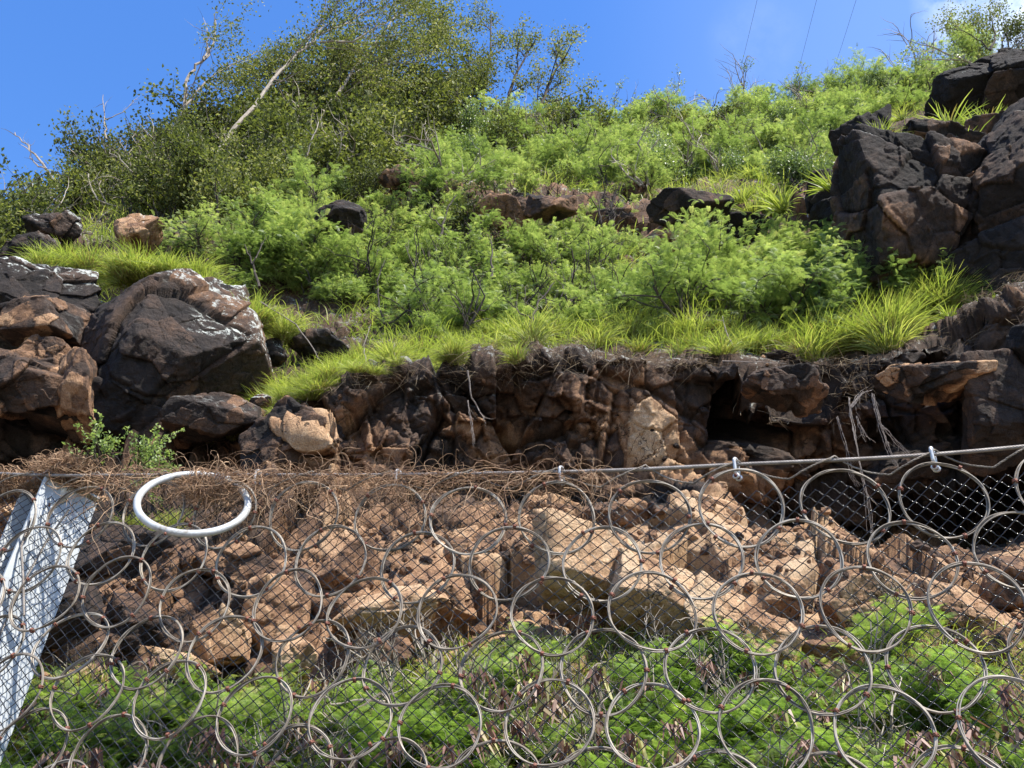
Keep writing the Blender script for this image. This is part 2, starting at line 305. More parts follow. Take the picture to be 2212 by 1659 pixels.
# rock exposure and base tone at each knot
EXP = [.3, .3, .45, .8, .95, 1, 1, 1, 1, .8, .25, .35, .7, .2, .2, .2, .2]
TONE = [.55, .55, .58, .62, .68, .55, .2, .36, .40, .24, .3, .42, .42, .3, .3, .3, .3]  # the low value at the recess under the cliff paints in its shade
SOIL = [.7, .7, .6, .15, .08, .05, 0, 0, 0, .3, .9, .6, .2, .9, 1, 1, 1]
xs = np.concatenate([np.linspace(-900, -150, 40)[:-1], np.linspace(-150, 2360, 760), np.linspace(2360, 3200, 40)[1:]])
ky = np.array([np.broadcast_to(k[0](xs), xs.shape) for k in KN]); kY = np.array([np.broadcast_to(k[1](xs), xs.shape) for k in KN])
vv = np.concatenate([np.arange(n) / n + i for i, n in enumerate(ROWS)] + [[len(KN) - 1]])
def along(K, v):
    i = np.clip(np.floor(v).astype(int), 0, len(K) - 2); f = (v - i)
    return K[i] * (1 - f) + K[i + 1] * f if K.ndim == 1 else K[i] * (1 - f)[:, None] + K[i + 1] * f[:, None]
def smooth_v(A, n):
    for _ in range(n): A[1:-1] = (A[:-2] + 2 * A[1:-1] + A[2:]) / 4
    return A
GY = smooth_v(along(ky, vv), 3); GD = smooth_v(along(kY, vv), 3)
e_, t_, s_ = (smooth_v(along(np.array(q), vv)[:, None].copy(), 4)[:, 0] for q in (EXP, TONE, SOIL))
GX = np.broadcast_to(xs, GY.shape)
P0 = at(GX, GY, GD)
def grid_normals(P):
    du = np.gradient(P, axis=1); dv = np.gradient(P, axis=0); n = np.cross(du, dv)
    return n / (np.linalg.norm(n, axis=-1, keepdims=True) + 1e-9)
Nn = grid_normals(P0)
Nn = -Nn if np.median(Nn[..., 2]) < 0 else Nn
for _ in range(3): Nn[1:-1, 1:-1] = (Nn[:-2, 1:-1] + Nn[2:, 1:-1] + Nn[1:-1, :-2] + Nn[1:-1, 2:]) / 4
Nn = Nn / (np.linalg.norm(Nn, axis=-1, keepdims=True) + 1e-9)
shp = P0.shape; Pf = P0.reshape(-1, 3); Nf = Nn.reshape(-1, 3)
ef = np.repeat(e_, len(xs)); tf = np.repeat(t_, len(xs)); sf = np.repeat(s_, len(xs))
vf = np.repeat(vv, len(xs)); xf = np.tile(xs, len(vv))
big, cb, eb = facets(Pf, 0.8, 11, 0.9); mid, cm_, em = facets(Pf, 2.4, 23, 0.9, stretch=(1, 1, 1.25)); sm, cs, es = facets(Pf, 7.0, 37, 0.9)
low = fbm(Pf, 0.35, 3, 5); fine = fbm(Pf, 9, 3, 9)
cl = np.clip(1 - np.abs(vf - 7.8) / 1.6, 0, 1) * 1.5; cl = np.minimum(cl, 1)
bigv, cbv, ebv = facets(Pf, 1.25, 141, 1.1, stretch=(1.25, 1, .6)); midv, cmv, emv = facets(Pf, 3.6, 157, 1.1, stretch=(1.2, 1, .8))
flat = 1 - .75 * np.exp(-((xf - 1425) / 125) ** 4) * cl; tz = np.clip(1.2 - np.abs(vf - 4.3) / 1.3, 0, 1)
disp = low * 0.25 * (1 - ef * 0.4) + ef * flat * (big * 0.46 + tz * bigv * .22 + mid * 0.15 * (1 - .5 * tz) + sm * 0.05 * (1 - .75 * tz)) + fine * 0.022 * (1 - .55 * tz)
disp -= ef * 0.03 * np.exp(-(em / 0.04) ** 2) + ef * 0.10 * np.exp(-(eb / 0.04) ** 2)
och = 1 - .8 * np.exp(-((xf - 1420) / 120) ** 4)
disp += cl * och * (bigv * .34 + midv * .11 - .07 * np.exp(-(ebv / .035) ** 2) - .03 * np.exp(-(emv / .04) ** 2))
near = np.clip((vf - 2.0) / 2.5, 0.15, 1); far_ok = np.where(vf > 12, 0.5 + 0 * vf, 1)
disp *= np.minimum(near, 1) * np.where(vf < 2.5, .5, 1)
disp *= 1 - .75 * np.clip(1.4 - np.abs(vf - 5.2) / .6, 0, 1) * np.clip((xf - 1480) / 120, 0, 1)
Pt = Pf + Nf * disp[:, None]
cliff = np.clip(1 - np.abs(vf - 7.7) / 2.2, 0, 1)
tan_patch = np.exp(-((xf - 1420) / 150) ** 2 - ((vf - 7.7) / 0.75) ** 2) * 0.36 + np.exp(-((xf - 1070) / 90) ** 2 - ((vf - 7.6) / 0.7) ** 2) * 0.3
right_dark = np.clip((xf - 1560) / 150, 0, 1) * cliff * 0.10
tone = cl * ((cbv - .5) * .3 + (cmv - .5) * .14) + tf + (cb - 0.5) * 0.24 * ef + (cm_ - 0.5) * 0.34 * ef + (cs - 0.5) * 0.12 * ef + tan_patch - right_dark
tone = np.where((vf > 3.2) & (vf < 5.2), tone + 0.06 - 0.36 * np.exp(-((xf - 300) / 380) ** 2), tone)  # left bank toned darker: shade of the recess painted in, plus dark soil
soil = np.clip(sf + fbm(Pf, 1.2, 3, 77) * 0.3, 0, 1)
lich = np.clip((vf - 8) / 2, 0, 0.5)
PT = Pt.reshape(shp)
R_, C_ = shp[:2]
ii = np.arange(R_ - 1)[:, None] * C_; jj = np.arange(C_ - 1)[None]
fq = np.stack([ii + jj, ii + jj + 1, ii + jj + C_ + 1, ii + jj + C_], -1).reshape(-1, 4)
G = Geo(); G.add(Pt, fq)
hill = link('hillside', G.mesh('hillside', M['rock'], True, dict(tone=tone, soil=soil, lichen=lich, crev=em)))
tag(hill, kind='structure')
# column-wise base line of every pixel column, for planting
NT = grid_normals(PT); NT = -NT if np.median(NT[..., 2]) < 0 else NT
V_ = PT - CAM; den = V_[..., 1] * math.cos(PITCH) + V_[..., 2] * math.sin(PITCH)
PYT = H2 - FPX * (V_[..., 2] * math.cos(PITCH) - V_[..., 1] * math.sin(PITCH)) / den
i_sky = int(np.searchsorted(vv, 14.0))
def ground(px, py, lo=0.0):
    """terrain point seen at a photo position"""
    j = int(np.argmin(np.abs(xs - px))); colv = PYT[:i_sky + 1, j]
    a = int(np.searchsorted(vv, lo))
    i = a + int(np.argmin(np.abs(colv[a:] - py))); return PT[i, j].copy(), NT[i, j].copy()
# flat land, road
G = Geo(); G.add([(-400, -400, -0.35), (400, -400, -0.35), (400, 60, -0.35), (-400, 60, -0.35)], [[0, 1, 2, 3]])
tag(link('ground', G.mesh('ground', M['gravel'])), kind='structure')
G = Geo(); G.box((0, -3.2, -0.2), (200, 4.2, 0.17)); tag(link('road', G.mesh('road', M['asphalt'])), kind='structure')
G = Geo(); G.add([(-200, 0.9, 0.0), (200, 0.9, 0.0), (200, 3.6, 0.06), (-200, 3.6, 0.06), (-200, 1.0, -0.4), (200, 1.0, -0.4)], [[0, 1, 2, 3], [0, 4, 5, 1]])
tag(link('road_shoulder', G.mesh('road_shoulder', M['gravel'])), kind='structure')
print('terrain', time.time() - T0)

# ------------------------------------------------------------------ rocks
def cube_sphere(n):
    t = np.tan(np.linspace(-math.pi / 4, math.pi / 4, n + 1)); a, b = np.meshgrid(t, t, indexing='ij'); o = np.ones_like(a); vs = []; fs = []; k = 0
    for q in ((o, a, b), (-o, b, a), (a, -o, b), (b, o, a), (b, a, o), (a, b, -o)):
        v = np.stack(q, -1).reshape(-1, 3); vs.append(v / np.linalg.norm(v, axis=1, keepdims=True))
        i = np.arange(n)[:, None] * (n + 1); j = np.arange(n)[None]; fs.append((np.stack([i + j, i + j + n + 1, i + j + n + 2, i + j + 1], -1).reshape(-1, 4)) + k); k += (n + 1) ** 2
    return np.concatenate(vs), np.concatenate(fs)
CSC = {}
def rock(name, px, py, Y, hw, hh, dr=1.0, tone=0.3, lichen=0.0, seed=0, label='', roll=0.0, n=40, relief=1.0, cat='rock', group=None, sharp=30, planes=14, tv=0.3, soil=0.0, lmask=None):
    rg = np.random.default_rng(seed + 1000)
    if n not in CSC: CSC[n] = cube_sphere(n)
    D, Fq = CSC[n]
    nn = rg.normal(size=(planes, 3)); nn /= np.linalg.norm(nn, axis=1, keepdims=True); dd = rg.uniform(0.62, 0.98, planes)
    s = np.zeros(len(D))
    for a, b in zip(nn, dd): s += (np.maximum(D @ a, 0) / b) ** sharp
    s += (np.abs(D) ** sharp).sum(1) * 0.75
    r = s ** (-1 / sharp)
    pos = at(px, py, Y); dep = float(depth(pos)); m = dep / FPX
    sz = np.array([hw * m, dr * (hw + hh) / 2 * m, hh * m])
    V = D * r[:, None] * sz
    cr_, sr_ = math.cos(math.radians(roll)), math.sin(math.radians(roll))
    V = V @ np.array([[cr_, 0, -sr_], [0, 1, 0], [sr_, 0, cr_]]).T
    Wd = V + pos
    s0 = float((sz[0] * sz[2]) ** 0.5)
    b1, c1, e1 = facets(Wd, 0.75 / max(s0, .08), seed * 7 + 1, 0.9); b2, c2, e2 = facets(Wd, 2.2 / max(s0, .08), seed * 7 + 2, 0.9)
    if s0 > 0.5: b3, c3, e3 = facets(Wd, 6.5, seed * 7 + 3, 0.9)
    else: b3, c3, e3 = fbm(Wd, 9 / s0 * .6, 3, seed), c2, e2
    nd = V / (np.linalg.norm(V, axis=1, keepdims=True) + 1e-9)
    dsp = relief * (s0 * (0.15 * b1 + 0.05 * b2) + min(0.016, s0 * .035) * b3 + min(0.010, 0.02 * s0) * fbm(Wd, 14, 3, seed)) - relief * s0 * (0.035 * np.exp(-(e1 / .035) ** 2) + 0.008 * np.exp(-(e2 / .04) ** 2))
    V = V + nd * dsp[:, None]
    tn = tone + (c1 - .5) * tv + (c2 - .5) * tv * 0.9 + (c3 - .5) * tv * 0.3
    g = Geo(); g.add(V, Fq)
    o = link(name, g.mesh(name, M['rock'], True, dict(tone=tn, soil=np.full(len(V), soil), lichen=np.full(len(V), lichen) if lmask is None else lichen * np.clip(lmask(V / sz), 0, 1), crev=e2)))
    o.location = pos; tag(o, label, cat, group); return o
LG = 'dark volcanic rocks heaped at the left edge of the slope'
rock('boulder', 75, 665, 9.0, 175, 112, 1.0, 0.14, 1.1, 3, 'dark rock capped with white lichen at the left edge, below the bright grass', -8, 90, .9, 'boulder', LG, tv=.24, sharp=60, planes=10, lmask=lambda q: 2 * q[:, 2] + .3)
rock('boulder', 335, 775, 8.75, 200, 195, 0.9, 0.15, 1.15, 8, 'largest black boulder on the left, with a white lichen streak down its right edge', 12, 130, 1.0, 'boulder', LG, tv=.34, sharp=70, planes=9, lmask=lambda q: np.maximum(4 * (q[:, 0] - .42) * (q[:, 2] > 0), 4 * (q[:, 2] - .6)))
rock('boulder', 60, 700, 8.45, 118, 62, 0.9, 0.37, 0.1, 12, 'brown faceted rock with an orange top edge, under the lichen capped rock', 6, 60, .8, 'boulder', LG, tv=.4, sharp=60, planes=10)
rock('boulder', 105, 770, 8.3, 85, 46, 1.0, 0.44, 0.0, 15, 'small brown rock wedged above the wide orange boulder at left', -10, 44, 1.0, 'boulder', LG)
rock('boulder', 40, 840, 8.15, 150, 84, 1.0, 0.50, 0.0, 17, 'wide orange brown boulder at the left edge, above the post', 4, 80, .8, 'boulder', LG, tv=.42, sharp=60, planes=10)
rock('boulder', 170, 860, 8.2, 52, 110, 0.9, 0.5, 0.0, 21, 'tall light brown slab leaning against the largest black boulder', 22, 50, .8, 'boulder', LG, tv=.2, sharp=60, planes=10)
rock('boulder', 445, 905, 8.3, 112, 50, 1.0, 0.28, 0.2, 25, 'flat grey brown block jutting out below the largest black boulder', 7, 60, .8, 'boulder', LG, tv=.24, sharp=60, planes=10)
rock('boulder', 260, 925, 8.7, 170, 75, 1.0, 0.24, 0.0, 27, 'shaded grey brown rock under the largest black boulder', -6, 60, 1.0, 'boulder', LG)
rock('boulder', 470, 770, 9.0, 70, 90, 1.0, 0.20, 0.3, 29, 'dark rock squeezed between the largest black boulder and the grassy gully', -25, 50, 1.0, 'boulder', LG)
rock('boulder', 30, 960, 8.9, 200, 75, 1.0, 0.2, 0.0, 31, 'shaded dark rock behind the top of the steel post', 0, 60, 1.0, 'boulder', LG)
rock('boulder', 590, 765, 9.3, 40, 34, 1.0, 0.25, 1.0, 33, 'small dark stone speckled with white lichen in the grassy gully', 5, 30, 0.8, 'stone')
rock('boulder', 566, 868, 8.6, 24, 18, 1.0, 0.35, 1.6, 35, 'pale lichen covered stone beside the grass above the cable', 0, 24, 0.6, 'stone')
rock('boulder', 690, 745, 9.5, 75, 38, 1.0, 0.2, 0.3, 37, 'low dark rock half hidden by shrubs, right of the grassy gully', 0, 36, 1.0, 'rock')
rock('boulder', 128, 498, 10.9, 62, 42, 1.0, 0.2, 0.9, 41, 'grey lichened rock above the left grass, below the dark thicket', 12, 40, 1.0, 'rock')
rock('boulder', 62, 545, 10.5, 60, 34, 1.0, 0.16, 0.2, 43, 'long dark rock sloping down to the left edge beside the bright grass', 32, 40, 1.0, 'rock')
rock('boulder', 302, 508, 10.9, 68, 42, 1.0, 0.62, 0.8, 45, 'light tan rock with white patches standing behind the left grass', 24, 44, 1.0, 'rock', tv=.15)
# mid slope
rock('boulder', 1478, 455, 11.6, 100, 42, 0.9, 0.12, 0.25, 51, 'rounded black boulder standing alone in the middle of the slope', 0, 56, .7, 'boulder')
rock('boulder', 1450, 520, 11.9, 66, 40, 0.8, 0.62, 0.0, 53, 'orange brown rock face right under the rounded black boulder', 0, 40, 1, 'rock', tv=.4)
rock('boulder', 1570, 505, 12.0, 95, 34, 0.9, 0.1, 0.0, 55, 'dark ledge to the right of the orange rock face on the slope', 5, 40, 1, 'rock')
rock('boulder', 1065, 462, 12.2, 70, 38, 0.8, 0.46, 0.0, 57, 'reddish brown rock bank among shrubs at mid slope', 6, 40, 1, 'rock', tv=.3)
rock('boulder', 1180, 455, 12.3, 76, 30, 0.8, 0.40, 0.0, 59, 'brown rock ledge right of the reddish rock bank at mid slope', 0, 40, 1, 'rock', tv=.3)
rock('boulder', 860, 385, 13.2, 46, 26, 0.8, 0.40, 0.2, 61, 'small brown rock poking out between shrubs below the leaning trees', 0, 30, 1, 'rock')
rock('boulder', 735, 470, 11.5, 66, 34, 1.0, 0.1, 0.1, 63, 'black rock standing in for a dark hollow among the shrubs left of the slope middle', 0, 30, 1, 'rock')  # dark rock put in place of a shaded hollow
rock('boulder', 1330, 480, 13.2, 60, 26, 0.8, 0.38, 0, 65, 'low reddish rock left of the rounded black boulder', 0, 30, 1, 'rock')
# right outcrop: dark rock, tones lowered further to paint in its shade
RG = 'dark rocks of the outcrop at the right edge of the slope'
rock('boulder', 1985, 475, 10.0, 165, 170, 1.0, 0.23, 0.4, 71, 'broad dark rock face with rusty patches right of the bright shrubs', 6, 120, 1.15, 'boulder', RG, tv=.42)
rock('boulder', 2195, 460, 9.7, 150, 200, 1.0, 0.11, 0.4, 73, 'tall black rock wall at the right edge of the slope', -4, 120, 1.15, 'boulder', RG, tv=.36)
rock('boulder', 1845, 480, 10.6, 110, 105, 1.0, 0.12, 0.5, 75, 'black shaded rock at the left foot of the right outcrop', 14, 70, 1.0, 'boulder', RG)
rock('boulder', 1785, 430, 11.0, 52, 62, 1.0, 0.1, 0.5, 77, 'small black rock at the leftmost end of the right outcrop', 8, 44, 1.0, 'boulder', RG)
rock('boulder', 1880, 330, 11.2, 72, 62, 1.0, 0.16, 0.5, 79, 'dark notched rock on top of the left shoulder of the outcrop', 24, 50, 1.0, 'boulder', RG)
rock('boulder', 2030, 318, 10.8, 90, 42, 1.0, 0.30, 0.8, 81, 'brown grey slab lying below the yellow green grass clumps', -12, 50, 1.0, 'boulder', RG, tv=.4)
rock('boulder', 2185, 185, 11.8, 145, 88, 1.0, 0.10, 0.7, 83, 'topmost black rock with a brown lichened cap at the upper right', 10, 90, .9, 'boulder', RG, tv=.2)
rock('boulder', 2210, 300, 10.8, 115, 60, 1.0, 0.24, 0.9, 85, 'grey topped rock between the topmost black rock and the rock wall', -10, 60, 1.0, 'boulder', RG)
rock('boulder', 2170, 590, 9.5, 150, 120, 1.0, 0.16, 0.1, 87, 'shaded dark rock at the foot of the right rock wall', 0, 70, 1.0, 'boulder', RG)
rock('boulder', 2235, 745, 7.9, 66, 56, 1.0, 0.03, 0.0, 89, 'smooth black boulder at the right edge above the cable', 10, 44, .6, 'boulder')
rock('boulder', 2190, 668, 8.6, 60, 20, 1.0, 0.5, 0.0, 91, 'reddish flat rock beside the big grass clump on the crest', 0, 30, .8, 'rock')
rock('boulder', 2190, 880, 8.2, 105, 130, 0.8, 0.22, 0.0, 93, 'dark rock buttress at the right end of the cliff over the cable', 0, 80, 1.0, 'boulder')
rock('boulder', 2000, 1010, 9.0, 120, 60, 0.8, 0.18, 0.0, 94, 'dark rock behind the cable at the right of the cliff', 0, 60, 1.0, 'boulder')
# cliff blocks
CG = 'blocks jutting from the cliff above the cable'
rock('boulder', 640, 945, 8.2, 118, 78, 0.7, 0.33, 0.0, 102, 'brown block at the left end of the cliff, just above the vine covered cable', 10, 70, 1.0, 'rock', CG)
rock('boulder', 1690, 830, 8.15, 95, 46, 0.8, 0.26, 0.1, 113, 'dark square edged block under the right part of the crest', 3, 60, 1.0, 'rock', CG)
rock('boulder', 2000, 820, 8.15, 120, 50, 0.8, 0.42, 0.0, 115, 'brown ledge right of the hanging roots, under the big grass clump', 6, 60, 1.0, 'rock', CG, tv=.5)
# talus behind the net
TG = 'tan boulders fallen behind the ring net'
tal = [(250, 1190, 7.2, 110, 70, .42, 0, 'dark crumbly rock right of the steel post behind the net'), (130, 1340, 6.7, 90, 70, .34, 10, 'shaded brown rock at the foot of the steel post'),
       (300, 1350, 6.8, 70, 60, .5, -14, 'brown rock in the shade behind the left part of the net'), (470, 1370, 6.6, 62, 62, .74, 8, 'tan block with a clean sunlit face behind the left part of the net'),
       (400, 1440, 6.3, 90, 30, .7, -12, 'flat tan stone just above the leaves at the left'), (600, 1330, 6.9, 70, 90, .68, 6, 'upright ochre block behind the net left of centre'),
       (640, 1430, 6.4, 50, 60, .64, 4, 'small orange block above the leaves left of centre'), (520, 1230, 7.2, 90, 48, .56, -6, 'lumpy brown rock below the vine tangle behind the net'),
       (760, 1250, 7.1, 80, 60, .48, 10, 'grey brown crumbly rock below the cable left of centre'), (830, 1325, 6.6, 150, 50, .76, 12, 'long pale tan slab with a bright upper edge behind the net'),
       (960, 1300, 6.9, 90, 34, .72, 2, 'flat sand coloured slab behind the middle of the net'), (840, 1430, 6.4, 70, 52, .42, -8, 'dark brown rock under the long pale tan slab'),
       (1010, 1190, 7.3, 62, 42, .56, 12, 'rounded brown rock hanging under the middle of the cable'), 
       (1270, 1240, 6.5, 140, 88, .70, -22, 'biggest tan boulder behind the middle of the net'), 
       (1440, 1318, 6.35, 140, 74, .70, -26, 'tan rock sloping down to the right from the biggest boulder'), (1600, 1360, 6.2, 115, 55, .76, -30, 'pale tan slab sloping to the right of the middle behind the net'),
       (1480, 1190, 7.4, 70, 40, .56, 5, 'brown crumbling rock above the sloping tan rocks'), (1610, 1225, 7.3, 60, 42, .54, -5, 'brown rock below the left mouth of the dark hollow'),
       (1690, 1290, 6.9, 50, 46, .66, 9, 'weathered tan rock behind the net right of the sloping slab'), (1865, 1320, 6.4, 105, 58, .72, 3, 'squat grey tan boulder with a flat top behind the right half of the net'),
       (1810, 1410, 6.2, 72, 40, .56, -10, 'brown rounded boulder under the squat grey tan boulder'), (1830, 1470, 6.0, 52, 30, .58, -20, 'reddish stone half buried in the leaves at the right'),
       (1740, 1215, 7.4, 60, 34, .46, 0, 'dull brown rock at the floor of the dark hollow'), (2000, 1240, 7.3, 70, 40, .48, 8, 'dull rock at the right of the dark hollow floor'),
       (2080, 1325, 6.5, 90, 50, .66, -24, 'tilted tan boulder with a shaded lower face at the right behind the net'), (2190, 1250, 6.9, 60, 60, .5, 0, 'brown boulder at the right edge behind the net'),
       (2180, 1400, 6.3, 50, 40, .5, 0, 'low brown rock at the right edge above the leaves'),
       (720, 1170, 7.6, 70, 36, .58, 5, 'ochre lump right below the vine tangle and the dark gap'), (1330, 1130, 7.6, 80, 36, .52, -12, 'brown broken rock just below the cable right of centre'),
       (60, 1220, 7.6, 90, 60, .3, 0, 'dark rock glimpsed to the left of the steel post'), (1540, 1110, 7.7, 60, 40, .58, -18, 'orange brown broken rock near the left shackle')]
for k, (px, py, Y, hw, hh, tn, rl, lab) in enumerate(tal):
    rock('boulder', px, py, Y - .14, hw * 1.12, hh * 1.1, 0.9, tn + .05 - .2 * max(0, min(1, (640 - px) / 250)) * (tn < .7), 0, 200 + k * 3, lab, rl, 60 if hw > 80 else 40, .85, 'boulder', TG, planes=14, tv=.2, sharp=60)  # boulders towards the left carry painted shade and dark soil in their tone
# rubble: small broken stones nobody could count
rg = np.random.default_rng(5)
D, Fq = cube_sphere(3); g = Geo()
Nr = 2000; rx = rg.uniform(-80, 2300, Nr); rv = rg.choice([0, 1, 2], Nr, p=[.72, .08, .2]); idx = []
ri = np.where(rv == 0, np.searchsorted(vv, 3.4 + 2.2 * rg.random(Nr)), np.where(rv == 1, np.searchsorted(vv, 6.6 + 3 * rg.random(Nr)), np.searchsorted(vv, 10.6 + 2.2 * rg.random(Nr))))
rj = np.array([int(np.argmin(np.abs(xs - x))) for x in rx]); pos = PT[ri, rj]
tmpl = D * (0.75 + 0.5 * rg.random(len(D)))[:, None]
# weld-free cheap stones: jitter by direction hash so seams stay closed
tmpl = D * (0.8 + 0.45 * hsh((D[:, 0] * 50).round().astype(int), (D[:, 1] * 50).round().astype(int), (D[:, 2] * 50).round().astype(int), 3))[:, None]
R = rot_from(rg.normal(size=(Nr, 3)), rg.uniform(0, 6.28, Nr)) * np.array([1, .75, .6])
sc = 0.018 + 0.06 * rg.random(Nr) ** 2.5
g.scatter(tmpl, Fq, pos, R, sc, rg.random(Nr)); tn = np.repeat(np.where(rv == 0, .55, .35) + rg.normal(0, .12, Nr), len(D))
o = link('rubble', g.mesh('rubble', M['rock'], False, dict(tone=tn, soil=np.zeros(len(tn)), lichen=np.zeros(len(tn)), crev=np.ones(len(tn)))))
tag(o, 'loose broken stones and crumbled earth lying on the slope', 'rubble', kind='stuff')
print('rocks', time.time() - T0)

# ------------------------------------------------------------------ vegetation builders
def branch(g, rg, p, d, L, r, lev, tips, spread=0.6, up=0.15, nchild=(2, 4), seg=6, wob=0.18, sides=5, tipr=0.25, wind=(0, 0, 0), keep=None):
    pts = [p]; d = d / np.linalg.norm(d); st = L / seg
    for _ in range(seg):
        d = d + rg.normal(0, wob, 3) + np.array([0, 0, up * 0.3]) + np.asarray(wind) * 0.3; d /= np.linalg.norm(d); p = p + d * st; pts.append(p)
    pts = np.array(pts); g.tube(pts, np.linspace(r, r * tipr if lev == 0 else r * 0.55, len(pts)), sides if lev > 0 else 3, a=float(rg.random()))
    if lev == 0:
        for f in (0.35, 0.6, 0.8, 1.0):
            i = f * seg; k = min(int(i), seg - 1); tips.append((pts[k] + (pts[k + 1] - pts[k]) * (i - k), pts[k + 1] - pts[k]))
        return
    n = rg.integers(nchild[0], nchild[1] + 1) + (1 if lev > 1 else 0)
    for q in range(n):
        f = rg.uniform(0.35, 1.0) if q < n - 1 else 1.0
        k = min(int(f * seg), seg); dd = (pts[min(k, seg)] - pts[max(min(k, seg) - 1, 0)]); dd /= np.linalg.norm(dd)
        ax = rg.normal(size=3); ax -= dd * (ax @ dd); ax /= np.linalg.norm(ax)
        nd = dd + ax * rg.uniform(0.5, 1.2) * spread + np.array([0, 0, up])
        branch(g, rg, pts[k], nd, L * rg.uniform(0.55, 0.8), r * 0.5, lev - 1, tips, spread, up, nchild, seg, wob, sides, tipr, wind)
def koa_leaf(fine=False):
    """a twice-feathered leaf 1 unit long along Y, drooping in Z"""
    v = []; f = []
    def quad(a, b, c_, d_): k = len(v); v.extend([a, b, c_, d_]); f.append([k, k + 1, k + 2, k + 3])
    Yp = lambda t: np.array([0, t, 0.16 * math.sin(t * 2.2) - 0.3 * t * t])
    for i in range(5): a, b = Yp(i / 5), Yp((i + 1) / 5); w_ = np.array([.008, 0, 0]); quad(a - w_, a + w_, b + w_, b - w_)
    n = 8 if fine else 7
    for i in range(n):
        t = 0.16 + 0.84 * i / (n - 1); ln = 0.40 * (1 - 0.45 * abs(t - 0.5) * 1.6)
        for sgn in (-1, 1):
            b = Yp(t); dr = np.array([sgn * 0.8, 0.62, -0.05]); dr /= np.linalg.norm(dr)
            if fine:
                m = 7
                for q in range(m):
                    c0 = b + dr * ln * (q + .6) / m + np.array([0, 0, -0.05 * (q / m) ** 2])
                    pr = np.array([-dr[1] * sgn, dr[0] * sgn, 0]); wl_ = dr * ln / m * 0.26
                    for s2 in (-1, 1): tip = c0 + pr * s2 * 0.062 + dr * 0.02 + np.array([0, 0, 0.012]); quad(c0 - wl_ * .6, c0 + wl_, tip + wl_ * .4, tip - wl_ * .6)
            else:
                pr = np.array([-dr[1] * sgn, dr[0] * sgn, 0]) * 0.032; e = b + dr * ln + np.array([0, 0, -0.07]); mdd = (b + e) / 2 + np.array([0, 0, 0.02])
                k = len(v); v.extend([b - pr * .5, b + pr * .5, mdd + pr * 1.1, mdd - pr * 1.1, e + pr * .25, e - pr * .25]); f.append([k, k + 1, k + 2, k + 3]); f.append([k + 3, k + 2, k + 4, k + 5])
    return np.array(v), np.array(f)
def simple_leaf(w_=0.32, fold=0.12):
    return np.array([(0, 0, 0), (w_, .45, fold), (0, 1, -.08), (-w_, .45, fold), (0, .45, 0)]), np.array([[0, 1, 2, 4], [0, 4, 2, 3]])
def tips_arrays(tips): return np.array([t[0] for t in tips]), np.array([t[1] for t in tips])
def make_koa(seed, h=1.0, leaves=6, leaf=0.17, fine=False, mat='koa', flat=0.5, stems=3, lean=(0, 0), pd=.025):
    rg = np.random.default_rng(seed); gt = Geo(); tips = []
    for _ in range(stems):
        d = np.array([rg.normal(0, .45) + lean[0], rg.normal(0, .45) + lean[1], 1.0])
        branch(gt, rg, np.array([rg.normal(0, .04), rg.normal(0, .04), -0.12]), d, h * rg.uniform(.5, .75), 0.020 * h, 2, tips, 1.15, 0.08, (2, 4), 5, 0.2)
    P, Dn = tips_arrays(tips); N = len(P) * leaves
    P = np.repeat(P, leaves, 0); Dn = np.repeat(Dn / np.linalg.norm(Dn, axis=1, keepdims=True), leaves, 0)
    od = rg.normal(size=(N, 3)); od[:, 2] = od[:, 2] * flat + 0.25; od += Dn * 0.6; 
    R = rot_from(od, rg.normal(0, .5, N)); s = leaf * rg.uniform(.6, 1.15, N)
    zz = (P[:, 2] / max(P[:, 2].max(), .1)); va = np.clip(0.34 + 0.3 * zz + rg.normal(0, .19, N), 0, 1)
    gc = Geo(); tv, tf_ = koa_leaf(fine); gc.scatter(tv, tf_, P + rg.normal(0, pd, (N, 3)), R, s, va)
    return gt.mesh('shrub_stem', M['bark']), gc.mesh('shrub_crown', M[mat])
def make_leafy(seed, h=1.0, leaves=26, leaf=0.05, mat='dark', stems=4, wind=(0, 0, 0), lev=2, spread=.8, bark='bark', sprd=0.11, w_=.32, rad=.02):
    rg = np.random.default_rng(seed); gt = Geo(); tips = []
    for _ in range(stems):
        d = np.array([rg.normal(0, .5), rg.normal(0, .5), 1.0]) + np.asarray(wind)
        branch(gt, rg, np.array([rg.normal(0, .05), rg.normal(0, .05), -0.12]), d, h * rg.uniform(.5, .75), rad * h, lev, tips, spread, 0.1, (2, 4), 5, 0.17, wind=wind)
    P, Dn = tips_arrays(tips); N = len(P) * leaves
    P = np.repeat(P, leaves, 0) + rg.normal(0, sprd * h, (N, 3)) * np.array([1, 1, .8]); od = rg.normal(size=(N, 3)) + np.repeat(Dn / np.linalg.norm(Dn, axis=1, keepdims=True), leaves, 0) * .5
    od[:, 2] += 0.3
    R = rot_from(od, rg.uniform(-1.2, 1.2, N)); gc = Geo(); tv, tf_ = simple_leaf(w_)
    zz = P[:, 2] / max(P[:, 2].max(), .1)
    gc.scatter(tv, tf_, P, R, leaf * rg.uniform(.6, 1.25, N), np.clip(.2 + .4 * zz + rg.normal(0, .2, N), 0, 1)); return gt.mesh('shrub_stem', M[bark]), gc.mesh('shrub_crown', M[mat])
